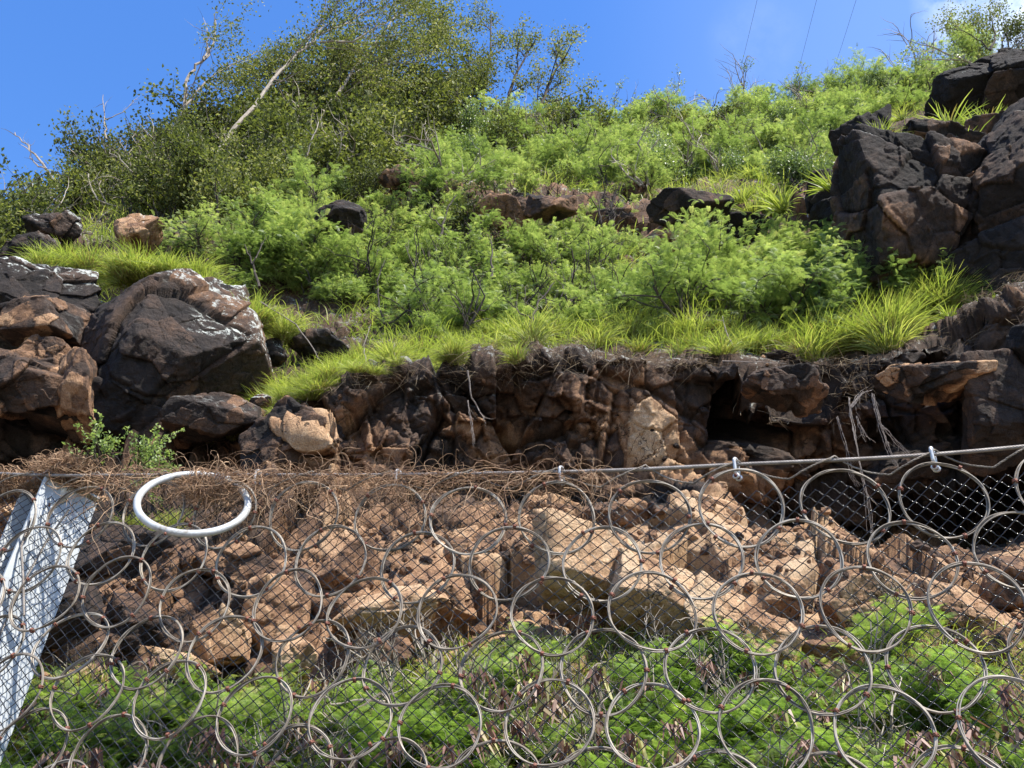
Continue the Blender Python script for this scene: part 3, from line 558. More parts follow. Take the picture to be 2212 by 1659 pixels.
def blades(g, rg, P, D, Ln, Wd, va, droop=0.9, nseg=4):
    N = len(P); D = D / np.linalg.norm(D, axis=1, keepdims=True); hz = D.copy(); hz[:, 2] = 0; hz += rg.normal(0, .25, (N, 3)) * np.array([1, 1, 0]); hz /= np.linalg.norm(hz, axis=1, keepdims=True) + 1e-6
    side = np.cross(D, np.array([0, 0, 1.0])); side /= np.linalg.norm(side, axis=1, keepdims=True) + 1e-6
    an = rg.uniform(0, 3.14, N)[:, None]; side = side * np.cos(an) + np.cross(D, side) * np.sin(an)
    dp = (droop * rg.uniform(.3, 1.2, N))[:, None]; vs = []
    for k in range(nseg + 1):
        t = k / nseg; p = P + Ln[:, None] * (D * t + (hz * .55 * t * t - np.array([0, 0, .62]) * t ** 2.4) * dp)
        wk = (Wd * (1.0 if k == 0 else [1, 1, .9, .65, .1][min(4, round(4 * t))]))[:, None]; vs += [p - side * wk, p + side * wk]
    v = np.stack(vs, 1); b = np.arange(N)[:, None, None] * (2 * nseg + 2); q = np.array([[2 * k, 2 * k + 1, 2 * k + 3, 2 * k + 2] for k in range(nseg)])[None]
    g.add(v.reshape(-1, 3), (b + q).reshape(-1, 4), np.repeat(va, 2 * nseg + 2))
def make_tuft(seed, n=420, L=0.5, rad=0.13, dry=.25, droop=1.0, wd=.0035, spread=.6):
    rg = np.random.default_rng(seed); g = Geo(); a = rg.uniform(0, 6.28, n); r = rad * rg.random(n) ** .6
    P = np.stack([np.cos(a) * r, np.sin(a) * r, np.full(n, -.05)], 1); D = np.stack([np.cos(a) * (r / rad) * spread + rg.normal(0, .25, n), np.sin(a) * (r / rad) * spread + rg.normal(0, .25, n), np.ones(n)], 1)
    ln = L * rg.uniform(.45, 1.1, n); va = np.clip(rg.normal(.66, .2, n), .3, 1); k = rg.random(n) < dry; va[k] = rg.uniform(0, .25, k.sum()); ln[k] *= .6
    blades(g, rg, P, D, ln, np.full(n, wd), va, droop); return g.mesh('grass_tuft', M['grass'])
def plant(name, parts, P, yaw, sc, label, cat, group, lean=(0, 0), first={}):
    e = bpy.data.objects.new(name, None); C.objects.link(e); e.location = P; e.rotation_euler = (lean[0], lean[1], yaw); e.scale = (sc[0], sc[0], sc[1]) if isinstance(sc, tuple) else (sc,) * 3
    e.empty_display_size = .1
    for n_, me in zip(('trunk', 'crown'), parts): o = bpy.data.objects.new(n_, me); C.objects.link(o); o.parent = e
    tag(e, label, cat, group); return e
def inpoly(x, y, poly):
    c_ = False; n = len(poly)
    for i in range(n):
        (x1, y1), (x2, y2) = poly[i], poly[(i + 1) % n]
        if (y1 > y) != (y2 > y) and x < (x2 - x1) * (y - y1) / (y2 - y1) + x1: c_ = not c_
    return c_
def spots(poly, n, gap, seed):
    rg = random.Random(seed); xs_ = [p[0] for p in poly]; ys_ = [p[1] for p in poly]; o = []
    for _ in range(n * 60):
        x, y = rg.uniform(min(xs_), max(xs_)), rg.uniform(min(ys_), max(ys_))
        if inpoly(x, y, poly) and all((x - a) ** 2 + ((y - b) * 1.5) ** 2 > gap * gap for a, b in o): o.append((x, y))
        if len(o) >= n: break
    return o
koa = [make_koa(s, 1.0, 8, lf_, flat=.22, pd=.065, stems=st_) for s, lf_, st_ in ((1, .11, 3), (2, .10, 4), (3, .125, 3), (4, .095, 4), (5, .12, 3), (6, .105, 5))]
koa_sparse = [make_koa(s, 1.0, 4, 0.12, flat=.3) for s in (11, 12, 13)]
koa_near = [make_koa(s, 0.8, 7, l_, True, 'koa_near', stems=4, pd=.05, flat=.35) for s, l_ in ((21, .12), (22, .15), (23, .13), (24, .11))]
leafy = [make_leafy(s, 1.0, 12, 0.07) for s in (31, 32, 33, 34)]
leafy_wind = [make_leafy(s, 1.2, 10, 0.07, wind=(.35, 0, .1), bark='bark_pale') for s in (41, 42, 43)]
silver = [make_leafy(s, .8, 18, 0.055, 'silver', 4) for s in (51, 52)]
tuft = [make_tuft(s, 300, .42, .13, .35, .8, .0045) for s in (61, 62, 63, 64)]
tuft_long = [make_tuft(s, 420, .5, .17, .35, .9, .0045, .85) for s in (65, 66, 67)]
tuft_wide = [make_tuft(s, 120, .55, .10, .05, .7, .012, .7) for s in (68, 69)]
print('templates', time.time() - T0)
EXCL = [(1478, 505, 140, 95), (1065, 490, 80, 50), (1190, 485, 70, 40), (735, 500, 62, 45), (862, 410, 50, 32), (1330, 505, 55, 36), (300, 540, 75, 50)]
def region(poly, n, gap, seed, protos, name, label, cat, group, sz=(.9, 1.4), lo=9.9, sink=.05, lean=0.12, hi=1.0):
    rg = random.Random(seed * 7 + 3)
    for (x, y) in spots(poly, n, gap, seed):
        if lo > 5 and any(((x - a) / c1) ** 2 + ((y - b) / c2) ** 2 < 1 for a, b, c1, c2 in EXCL): continue
        P, Nn_ = ground(x, y, lo); P[2] -= sink; s = rg.uniform(*sz)
        nm, lab, ct = name, label, cat
        plant(nm, rg.choice(protos), P, rg.uniform(0, 6.28), (s, s * hi * rg.uniform(.85, 1.15)), lab, ct, group, (rg.gauss(lean, .12), rg.gauss(0, .14)))
# dark thicket, upper left
region([(-140, 620), (-100, 560), (0, 545), (110, 475), (210, 410), (420, 325), (660, 270), (680, 360), (640, 450), (520, 505), (400, 480), (340, 470), (200, 455), (100, 490), (20, 560), (-60, 640)], 92, 40, 1, leafy, 'thicket_shrub', 'olive green small leaved shrub in the dense thicket covering the upper left slope', 'shrub', 'shrubs of the dark thicket at upper left', (.75, 1.2))
region([(150, 440), (420, 320), (700, 262), (860, 262), (880, 300), (640, 320), (420, 340), (160, 420)], 22, 62, 2, leafy_wind, 'windswept_shrub', 'windswept small leaved shrub leaning right along the upper left skyline', 'shrub', 'windswept shrubs on the upper left skyline', (.8, 1.35))
region([(430, 330), (560, 300), (900, 285), (900, 330), (640, 350), (450, 370)], 16, 50, 21, leafy_wind + leafy, 'windswept_shrub', 'tall olive shrub filling the space under the leaning pale trunks', 'shrub', 'tall shrubs under the leaning trees', (1.3, 1.9))
region([(640, 270), (980, 255), (1000, 330), (900, 400), (700, 430), (640, 400)], 26, 50, 3, leafy, 'thicket_shrub', 'olive shrub below the leaning pale trunks at the top of the slope', 'shrub', 'shrubs below the leaning trees', (1.2, 1.8))
# upper koa slope
region([(930, 360), (1000, 300), (1300, 275), (1640, 255), (1660, 380), (1400, 410), (1050, 400), (900, 410)], 46, 58, 4, koa + koa_sparse, 'feathery_shrub', 'light green feathery leaved shrub on the upper slope under the skyline', 'shrub', 'feathery shrubs of the upper slope', (.7, 1.35))
region([(900, 400), (960, 300), (1300, 270), (1640, 255), (1700, 380), (1400, 410)], 22, 80, 44, leafy + silver, 'glossy_shrub', 'olive small leaved shrub mixed among the feathery shrubs below the skyline', 'shrub', 'olive shrubs of the upper slope', (.9, 1.3))
region([(1600, 250), (1800, 200), (2010, 155), (2120, 130), (1980, 230), (1820, 310), (1730, 400), (1600, 410)], 36, 52, 5, koa, 'feathery_shrub', 'light green feathery shrub on the sunny ridge left of the right outcrop', 'shrub', 'feathery shrubs of the right ridge', (.75, 1.2))
region([(1560, 400), (1640, 330), (1820, 230), (1980, 180), (1900, 280), (1740, 400)], 16, 60, 6, silver, 'silvery_shrub', 'silvery grey green low shrub on the ridge beside the dark outcrop', 'shrub', 'silvery shrubs on the right ridge', (.7, 1.1))
region([(2020, 150), (2230, 95), (2300, 90), (2300, 60), (2120, 100)], 7, 44, 7, leafy_wind, 'skyline_shrub', 'sparse leafy shrub on the skyline above the topmost black rock', 'shrub', 'skyline shrubs at upper right', (.7, 1.1))
# middle band
region([(640, 470), (900, 430), (1320, 440), (1380, 560), (1350, 700), (1150, 740), (960, 740), (760, 690), (660, 640), (560, 560)], 66, 52, 8, koa + koa_sparse + koa_sparse, 'feathery_shrub', 'feathery leaved shrub with dark stems in the middle of the slope', 'shrub', 'feathery shrubs of the middle slope', (.45, 1.0), lean=.25)
region([(420, 560), (600, 480), (700, 470), (700, 640), (560, 640)], 12, 62, 9, koa, 'feathery_shrub', 'bright feathery shrub right of the tan rock behind the left grass', 'shrub', 'feathery shrubs beside the left grass', (.8, 1.15), lean=.25)
region([(700, 430), (1300, 400), (1340, 470), (1260, 560), (800, 560)], 14, 90, 10, silver + leafy, 'broadleaf_shrub', 'small leaved glossy shrub mixed among feathery shrubs at mid slope', 'shrub', 'glossy shrubs of the middle slope', (.5, .85))
region([(1370, 680), (1420, 660), (1560, 640), (1800, 610), (1930, 610), (1990, 640), (1900, 700), (1700, 700), (1400, 700)], 26, 50, 11, koa, 'feathery_shrub', 'bright green feathery shrub in front of the dark right outcrop', 'shrub', 'bright feathery shrubs before the outcrop', (.85, 1.2), lean=.35)
region([(560, 560), (700, 470), (1340, 450), (1400, 700), (960, 745), (640, 650)], 70, 36, 88, koa + koa_sparse, 'feathery_seedling', 'low feathery seedling filling the gaps between shrubs at mid slope', 'shrub', 'low feathery seedlings of the middle slope', (.32, .6), lean=.25)
region([(880, 420), (960, 310), (1640, 270), (1820, 230), (1980, 180), (1740, 400), (1400, 410)], 70, 40, 89, koa + silver, 'feathery_seedling', 'low pale feathery seedling filling the gaps on the upper slope', 'shrub', 'low feathery seedlings of the upper slope', (.5, .85))
# behind the net
region([(-60, 1600), (300, 1560), (800, 1560), (1000, 1480), (1200, 1480), (1700, 1490), (1900, 1460), (2280, 1470), (2300, 2000), (-60, 2000)], 100, 62, 12, koa_near, 'feathery_shrub', 'fresh green feathery shrub growing behind the ring net at the bottom', 'shrub', 'feathery shrubs behind the ring net', (.45, .68), lo=1.0, lean=.3, hi=.8)
# the small leafy plant above the cable by the post
lf = make_leafy(77, .40, 5, 0.028, 'koa', 6, sprd=.03, w_=.3)
plant('leafy_plant', lf, at(270, 1040, 5.6), 0.4, 1.0, 'small pale leaved plant sprouting between the steel post and the big ring', 'plant', None)
pale_tufts = spots([(1540, 400), (1640, 320), (1820, 230), (2000, 160), (1960, 260), (1760, 400)], 34, 30, 71)
# bare twiggy shrubs
bare = [(make_koa(s, 1.0, 1, .1, stems=4)[0],) for s in (81, 82, 83)]
def bare_region(poly, n, gap, seed, label, group, sz, mat=None):
    rg = random.Random(seed)
    for (x, y) in spots(poly, n, gap, seed):
        P, _ = ground(x, y, 9.9); s = rg.uniform(*sz); me = rg.choice(bare)[0]
        o = link('bare_shrub', me); o.location = P; o.scale = (s, s, s * rg.uniform(.9, 1.4)); o.rotation_euler = (rg.gauss(.15, .15), rg.gauss(.05, .15), rg.uniform(0, 6.28)); tag(o, label, 'bare shrub', group)
bare_region([(640, 480), (1350, 450), (1350, 700), (960, 740), (640, 620)], 26, 70, 91, 'leafless twiggy shrub among the feathery shrubs of the middle slope', 'bare shrubs of the middle slope', (.7, 1.1))
for m_ in bare[:2]:
    m2 = m_[0].copy(); m2.materials.clear(); m2.materials.append(M['bark_pale']); bare.append((m2,))
bare = bare[3:]
bare_region([(-40, 560), (110, 480), (420, 330), (900, 270), (900, 380), (640, 440), (340, 460), (60, 520)], 26, 70, 92, 'pale leafless twiggy shrub poking out of the upper left thicket', 'bare shrubs of the upper left thicket', (1.1, 1.7))
bare_region([(960, 400), (1000, 290), (1640, 250), (2000, 170), (1700, 400)], 24, 80, 93, 'pale leafless twiggy shrub on the upper slope below the skyline', 'bare shrubs of the upper slope', (1.0, 1.6))
print('shrubs', time.time() - T0)

# pods hanging among the leaves behind the net: clusters, each a thing
def make_pods(seed):
    rg = np.random.default_rng(seed); g = Geo(); n = 26; P = rg.normal(0, .035, (n, 3)); P[:, 2] *= .5
    D = rg.normal(0, .55, (n, 3)); D[:, 2] = -1
    blades(g, rg, P, D, .13 * rg.uniform(.6, 1.2, n), np.full(n, .0078), np.clip(rg.normal(.52, .28, n), 0, 1), .2, 3); return g.mesh('pod_cluster', M['pod'])
pods = [make_pods(s) for s in (1, 2, 3, 4)]
rr = random.Random(9)
podspots = [(330, 1420), (400, 1500), (300, 1500), (220, 1440), (640, 1560), (500, 1590), (560, 1640), (200, 1620)] + spots([(60, 1480), (900, 1480), (1000, 1400), (2200, 1440), (2212, 1659), (60, 1659)], 48, 64, 33)
for (x, y) in podspots:
    P, _ = ground(x, y + 60, 1.0); rp = ray(x, y); P = CAM + rp * ((P[1] - rr.uniform(.3, .6)) / rp[1])
    o = link('pod_cluster', rr.choice(pods)); o.location = P; o.rotation_euler = (rr.gauss(0, .2), rr.gauss(0, .2), rr.uniform(0, 6)); s = rr.uniform(.8, 1.3); o.scale = (s, s, s)
    tag(o, 'cluster of dry brown seed pods hanging in the leaves behind the ring net', 'seed pods', 'dry seed pod clusters behind the net')

for k, (x, y) in enumerate(spots([(60, 1500), (1000, 1430), (2200, 1450), (2212, 1700), (60, 1700)], 30, 80, 55)):
    P, _ = ground(x, y + 50, 1.0); o = link('bare_shrub', bare[k % len(bare)][0]); o.location = P + np.array([0, -.15, 0]); s_k = rr.uniform(.35, .6); o.scale = (s_k, s_k, s_k * 1.3); o.rotation_euler = (rr.gauss(.2, .2), rr.gauss(0, .2), rr.uniform(0, 6))
    tag(o, 'thin leafless twigs standing among the leaves behind the ring net', 'bare shrub', 'bare twigs behind the net')
# grass clumps on the crests
def line_pts(pl, n, jit, rnd):
    pl = np.array(pl, float); d = np.r_[0, np.cumsum(np.linalg.norm(np.diff(pl, axis=0), axis=1))]; o = []
    for k in range(n):
        t = rnd.uniform(0, d[-1]); o.append((np.interp(t, d, pl[:, 0]) + rnd.gauss(0, jit), np.interp(t, d, pl[:, 1]) + rnd.gauss(0, jit * .6)))
    return o
def tufts(pts, protos, label, group, sz, rnd, lo=9.0, fwd=0.0, name='grass_clump', Yabs=None, dz=0):
    for x, y in pts:
        if Yabs is None: P, _ = ground(x, y, lo); P = P + np.array([0, -fwd, dz])
        else: P = at(x, y, Yabs + rnd.gauss(0, .12))
        o = link(name, rnd.choice(protos)); o.location = P; s = rnd.uniform(*sz); o.scale = (s, s, s * rnd.uniform(.85, 1.15)); o.rotation_euler = (rnd.gauss(.22, .15), rnd.gauss(0, .15), rnd.uniform(0, 6.28))
        tag(o, label, 'grass', group)
rn = random.Random(4)
tufts(line_pts([(80, 578), (250, 590), (400, 605), (440, 620)], 26, 14, rn), tuft_long, 'bright yellow green grass clump on top of the left black boulders', 'grass clumps above the left boulders', (.62, .95), rn, Yabs=9.3)
tufts(line_pts([(420, 640), (520, 700), (620, 720)], 20, 16, rn), tuft_long, 'bright grass clump in the gully right of the largest black boulder', 'grass clumps of the left gully', (.55, .85), rn, Yabs=9.25)
tufts(line_pts([(500, 985), (560, 935), (640, 870), (760, 800), (860, 790)], 52, 18, rn), tuft_long, 'green grass clump hanging over the left sloping edge of the cliff', 'grass clumps on the left cliff edge', (.5, .8), rn, 9.0)
tufts(line_pts([(540, 962), (640, 885), (720, 835), (860, 800), (1000, 785), (1130, 775)], 40, 10, rn), tuft + tuft_long, 'short grass clump spilling over the dark left lip of the cliff', 'grass clumps spilling over the left lip', (.35, .6), rn, 8.6, fwd=.12)
tufts(line_pts([(860, 780), (1000, 750), (1200, 740), (1500, 735), (1720, 760)], 42, 16, rn), tuft + tuft_long, 'green grass clump along the middle of the cliff crest', 'grass clumps on the middle crest', (.55, .9), rn, 9.6)
tufts(line_pts([(1740, 770), (1800, 760), (1880, 740), (1940, 730)], 22, 14, rn), tuft_long, 'lush bright grass clump on the crest left of the biggest grass mound', 'lush grass clumps on the right crest', (.85, 1.2), rn, 9.4)
tufts(line_pts([(1960, 690), (2020, 675), (2080, 665)], 12, 12, rn), tuft_long, 'clump of the biggest bright grass mound at the right end of the crest', 'grass clumps of the right mound', (.9, 1.25), rn, 9.4)
tufts(spots([(1560, 450), (1660, 400), (1720, 420), (1700, 465), (1580, 470)], 10, 24, 3), tuft + tuft_wide, 'pale grass clump behind the rounded black boulder', 'pale grass clumps at mid slope', (.8, 1.2), rn, 10)
tufts(pale_tufts, tuft_wide + tuft, 'grass clump on the sunny ridge left of the right outcrop', 'grass clumps of the right ridge', (.9, 1.4), rn, 10)
tufts([(1800, 410), (1830, 400), (1815, 425), (1690, 448)], tuft_wide, 'broad bladed green grass clump on the left shoulder of the right outcrop', 'broad bladed grass on the outcrop shoulder', (.7, .9), rn, Yabs=10.6)
tufts([(1955, 335), (1925, 350), (2010, 345), (1900, 300)], tuft + tuft_wide, 'small grass clump in the cracks on top of the broad dark rock face', 'grass in the cracks of the outcrop', (.6, .9), rn, Yabs=10.3)
tufts([(2050, 280), (2120, 290), (2140, 275), (2085, 340)], tuft_wide, 'yellow green broad bladed grass clump under the topmost black rock', 'broad bladed grass under the top rock', (.8, 1.1), rn, Yabs=10.9)
tufts([(2055, 690), (2110, 680), (2180, 670), (2150, 690)], tuft_wide, 'small grass clump beside the reddish flat rock', 'small grass by the reddish rock', (.4, .6), rn, 9.2)
tufts(spots([(240, 1120), (400, 1120), (380, 1180), (250, 1190)], 8, 28, 5), tuft, 'thin grass clump seen through the big steel ring', 'thin grass behind the big ring', (.35, .5), rn, 4.5)
# grass cover
rg = np.random.default_rng(8); g = Geo()
N = 120000; a = rg.random(N); i0 = int(np.searchsorted(vv, 9.75)); i1 = int(np.searchsorted(vv, 14.3)); ri = rg.integers(i0, i1, N); rj = rg.integers(20, C_ - 20, N)
area = np.linalg.norm(PT[np.minimum(ri + 1, R_ - 1), rj] - PT[ri, rj], axis=1); pk = vv[ri]
dens = np.clip(fbm(PT[ri, rj], .9, 3, 31) * .9 + .62, .06, 1) * np.where((pk > 11) & (pk < 12.1), .22, 1)
k = rg.random(N) < dens * np.clip(area / np.percentile(area, 80), .2, 1); ri, rj = ri[k], rj[k]; n = len(ri); P = PT[ri, rj]
D = NT[ri, rj] * .5 + np.array([0, 0, 1.0]) + rg.normal(0, .35, (n, 3)); pch = fbm(P, .7, 2, 91)
va = np.clip(.55 + .28 * pch + rg.normal(0, .14, n), .05, 1)
blades(g, rg, P, D, rg.uniform(.14, .42, n) * (1 + .3 * pch), np.full(n, .006), va, 1.0, 3)
o = link('grass', g.mesh('grass', M['grass'])); tag(o, 'rough green grass covering the soil between the shrubs', 'grass', kind='stuff')
g = Geo(); N = 26000; i0 = int(np.searchsorted(vv, 1.2)); i1 = int(np.searchsorted(vv, 3.1)); ri = rg.integers(i0, i1, N); rj = rg.integers(20, C_ - 20, N); P = PT[ri, rj]
blades(g, rg, P, np.array([0, -.4, 1.0]) + rg.normal(0, .4, (N, 3)), rg.uniform(.06, .26, N), np.full(N, .003), np.clip(rg.normal(.5, .25, N), 0, 1), .9, 3)
o = link('undergrowth', g.mesh('undergrowth', M['grass'])); tag(o, 'low green undergrowth at the foot of the slope behind the net', 'undergrowth', kind='stuff')
# dry roots and straw fringing the crest
g = Geo(); N = 5200; rj = rg.integers(120, C_ - 60, N); ri = np.searchsorted(vv, 8.75 + rg.random(N) * .6); P = PT[ri, rj] + rg.normal(0, .03, (N, 3)); keep = fbm(P, 1.1, 2, 17) > -.15; P = P[keep]; n = len(P)
blades(g, rg, P + np.array([0, -.03, .02]), np.array([0, -.9, -.25]) + rg.normal(0, .55, (n, 3)), rg.uniform(.06, .30, n), np.full(n, .002), rg.random(n) * .8, .6, 3)
o = link('dry_grass', g.mesh('dry_straw', M['dry'])); tag(o, 'dry straw and fine roots hanging over the cliff edge', 'dry grass', kind='stuff')

# ------------------------------------------------------------------ leaning trees and dead branches
def tree(name, paths, seed, leaves, leaf, label, cat='tree', group=None, wind=(.5, 0, .15), L=1.7, mat='dark', lev=1, sprd=.14, every=.1, bark='bark_pale', start=.35, r0=.07):
    rg = np.random.default_rng(seed); gt = Geo(); tips = []
    base = at(*paths[0][0])
    e = bpy.data.objects.new(name, None); C.objects.link(e); e.location = base
    for q, pa in enumerate(paths):
        K = np.array([at(*p) for p in pa]) - base; s = np.linspace(0, len(K) - 1, len(K) * 4)
        pts = np.stack([np.interp(s, range(len(K)), K[:, a]) for a in range(3)], 1) + rg.normal(0, .012, (len(s), 3))
        rr_ = r0 * (1 if q == 0 else .6); gt.tube(pts, np.linspace(rr_, rr_ * .22, len(pts)), 7, a=.6)
        i = int(len(pts) * (start if q == 0 else .2))
        while i < len(pts) - 1 and leaves:
            if rg.random() < .8:
                dd = pts[i + 1] - pts[i]; dd /= np.linalg.norm(dd); ax = rg.normal(size=3); ax -= dd * (ax @ dd); ax /= np.linalg.norm(ax)
                branch(gt, rg, pts[i], dd * .6 + ax * .9 + np.array(wind) * .6, L * rg.uniform(.35, 1) * (1 - .4 * i / len(pts)), rr_ * .3, lev, tips, .7, .05, (2, 3), 5, .15, wind=wind)
            i += max(1, int(len(pts) * every * rg.uniform(.4, 1.3)))
    link('trunk', gt.mesh('tree_trunk', M[bark]), e)
    if leaves:
        P, Dn = tips_arrays(tips); N = len(P) * leaves; P = np.repeat(P, leaves, 0) + rg.normal(0, sprd, (N, 3)); od = rg.normal(size=(N, 3)) + np.array(wind)
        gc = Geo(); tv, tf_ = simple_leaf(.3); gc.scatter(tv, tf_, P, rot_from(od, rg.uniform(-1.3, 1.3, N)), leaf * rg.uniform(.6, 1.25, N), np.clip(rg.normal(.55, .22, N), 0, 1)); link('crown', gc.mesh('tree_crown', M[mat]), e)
    tag(e, label, cat, group); return e
tree('windswept_tree', [[(468, 330, 13.8), (500, 285, 14.0), (560, 215, 14.3), (600, 160, 14.5), (640, 118, 14.8), (690, 75, 15.0), (740, 55, 15.2), (800, 20, 15.4), (850, -10, 15.6)], [(640, 118, 14.8), (680, 90, 14.9), (700, 40, 15.0), (705, -10, 15.1)], [(690, 92, 14.9), (760, 90, 15.0), (820, 55, 15.1), (880, 30, 15.4)]], 5, 14, .07, 'tall windswept tree whose pale trunk leans right into the sky', r0=.048, lev=1, every=.06, start=.3)
tree('windswept_tree', [[(690, 250, 17), (730, 200, 17.2), (780, 130, 17.6), (830, 70, 18), (870, 10, 18.4)], [(760, 160, 17.4), (830, 120, 17.8), (900, 70, 18.2)]], 6, 13, .075, 'windswept tree with slim pale trunk right of the tallest leaning trunk', r0=.05, lev=2, every=.07, start=.1)
tree('windswept_tree', [[(600, 290, 17), (640, 230, 17.2), (700, 160, 17.6), (760, 100, 18)]], 7, 13, .075, 'shorter windswept tree crowded beneath the tallest leaning trunk', r0=.045, lev=2, every=.07, start=.1)
tree('windswept_tree', [[(820, 290, 19), (850, 220, 19.2), (900, 140, 19.6), (940, 60, 20)], [(850, 220, 19.2), (920, 200, 19.4), (975, 150, 19.6)]], 8, 13, .075, 'leafy tree at the right end of the leaning tree group', lev=2, every=.07, start=.05)
tree('windswept_tree', [[(350, 320, 16), (400, 230, 16.2), (450, 170, 16.4), (520, 130, 16.6), (560, 110, 16.8)]], 9, 20, .07, 'low windswept tree left of the tallest leaning trunk', r0=.035, lev=2, every=.07, start=.2)
tree('slender_tree', [[(1040, 290, 20), (1045, 200, 20.1), (1060, 120, 20.2), (1060, 30, 20.3)]], 10, 22, .08, 'tallest slender tree at the centre of the skyline', wind=(.1, 0, .35), lev=1, every=.07, start=.1, L=1.3, bark='bark')
tree('slender_tree', [[(1090, 280, 20), (1100, 200, 20.1), (1125, 140, 20.2), (1150, 95, 20.3)]], 11, 22, .08, 'slender tree just right of the tallest one at centre skyline', wind=(.1, 0, .35), lev=1, every=.08, start=.1, L=1.2, bark='bark')
tree('slender_tree', [[(1150, 280, 20), (1175, 210, 20.1), (1195, 160, 20.2), (1220, 120, 20.3)]], 12, 22, .08, 'rightmost slender tree of the central skyline group', wind=(.15, 0, .35), lev=1, every=.08, start=.05, L=1.3, bark='bark')
tree('slender_tree', [[(1000, 270, 20), (1005, 200, 20.1), (1015, 140, 20.2)]], 13, 22, .08, 'leftmost slender tree of the central skyline group', wind=(.1, 0, .35), lev=1, every=.08, start=.05, L=1.2, bark='bark')
# thin twiggy growth against the sky
for k, (x, y, ty, lab) in enumerate([(1390, 300, 200, 'sparse twiggy sapling on the skyline right of the central trees'), (1455, 290, 160, 'taller sparse twiggy sapling on the skyline'), (1600, 285, 130, 'sparse sapling on the skyline below the left power line'), (1720, 235, 140, 'sparse sapling on the skyline between the power lines'), (1320, 270, 190, 'twiggy sapling on the skyline nearest the central trees'), (1780, 230, 165, 'small crooked sapling on the skyline by the right power line')]):
    tree('sapling', [[(x, y, 21), (x + 6, (y + ty) / 2, 21.1), (x + 14, ty, 21.2)]], 40 + k, 3, .06, lab, 'sapling', None, (.1, 0, .5), .55, 'silver', 1, .05, .1, 'bark', .15, .022)
tree('windswept_shrub', [[(2130, 150, 15), (2080, 130, 15), (2010, 100, 15), (1960, 88, 15)], [(2080, 130, 15), (2020, 128, 15), (1950, 125, 15)]], 60, 4, .06, 'straggly shrub with bare twigs reaching left on the upper right skyline', 'shrub', None, (-.4, 0, .2), .6, 'silver', 1, .06, .12, 'bark_pale', .1, .03)
tree('windswept_shrub', [[(2140, 110, 15), (2150, 70, 15), (2135, 20, 15)], [(2140, 110, 15), (2100, 75, 15), (2060, 60, 15)]], 61, 12, .055, 'leafy shrub standing before the cloud at the upper right', 'shrub', None, (.1, 0, .4), .8, 'dark', 1, .09, .1, 'bark', .1, .03)
def dead(name, paths, Y, r, label, mat='bark_pale', cat='dead branch', twigs=5, seed=0):
    rg = np.random.default_rng(seed); g = Geo(); base = at(*paths[0][0], Y)
    for q, pa in enumerate(paths):
        K = np.array([at(x, y, Y + .1 * i) for i, (x, y) in enumerate(pa)]) - base; s = np.linspace(0, len(K) - 1, len(K) * 4)
        pts = np.stack([np.interp(s, range(len(K)), K[:, a]) for a in range(3)], 1) + rg.normal(0, r * .5, (len(s), 3)); pts[0] = K[0]
        rr_ = r * (1 if q == 0 else .6); g.tube(pts, np.linspace(rr_, rr_ * .3, len(pts)), 6)
        for _ in range(twigs):
            i = rg.integers(len(pts) // 3, len(pts) - 1); d = pts[min(i + 1, len(pts) - 1)] - pts[i - 1]; d = d / np.linalg.norm(d) + rg.normal(0, .45, 3)
            branch(g, rg, pts[i], d, r * rg.uniform(6, 14), rr_ * .35, 1 if rg.random() < .5 else 0, [], .6, .1, (1, 2), 4, .15)
    o = link(name, g.mesh(name, M[mat])); o.location = base; tag(o, label, cat); return o
dead('dead_branch', [[(400, 240), (402, 170), (440, 130), (462, 95), (466, 45)], [(440, 130), (450, 100), (448, 60)]], 16, .045, 'bare grey branch rising into the sky left of the leaning trees', seed=1)
dead('dead_branch', [[(118, 390), (100, 365), (60, 315), (30, 288)], [(100, 365), (70, 350), (60, 310)]], 14, .03, 'thin bare branch sticking out over the left skyline', seed=2)
dead('dead_branch', [[(230, 300), (225, 260), (222, 205)], [(225, 260), (270, 240), (302, 205)]], 15, .02, 'bare twigs above the thicket on the left skyline', seed=3)
dead('dead_branch', [[(610, 160), (618, 120), (626, 90)]], 16.8, .03, 'short dead stub on the tallest leaning trunk', seed=4)
dead('dead_sapling', [[(1062, 600), (1063, 560), (1062, 510)]], 10.6, .022, 'black charred upright stem in the middle of the slope', 'bark', 'dead stem', 2, 5)
dead('dead_sapling', [[(950, 520), (960, 470), (985, 420)], [(955, 490), (930, 470), (915, 455)]], 11.8, .025, 'dark crooked bare stem left of the charred upright stem', 'bark', 'dead stem', 3, 6)
dead('dead_sapling', [[(1140, 720), (1150, 690), (1165, 650), (1200, 610)], [(1150, 690), (1120, 670), (1100, 655)]], 9.4, .022, 'dark forked stem among the leaves above the middle crest', 'bark', 'dead stem', 4, 7)
dead('dead_sapling', [[(1240, 350), (1245, 300), (1250, 260)], [(1240, 350), (1262, 310), (1275, 250)]], 17, .04, 'pair of dark trunks under the upper feathery shrubs', 'bark', 'dead stem', 4, 8)
dead('dead_sapling', [[(560, 620), (545, 570), (530, 530)], [(545, 570), (560, 540), (575, 510)]], 10.6, .02, 'dark bare stem in the shrubs beside the left grass', 'bark', 'dead stem', 3, 9)
dead('dead_sapling', [[(830, 700), (820, 660), (815, 610), (830, 560)]], 10.2, .016, 'thin dark stem left of the slope middle', 'bark', 'dead stem', 4, 10)
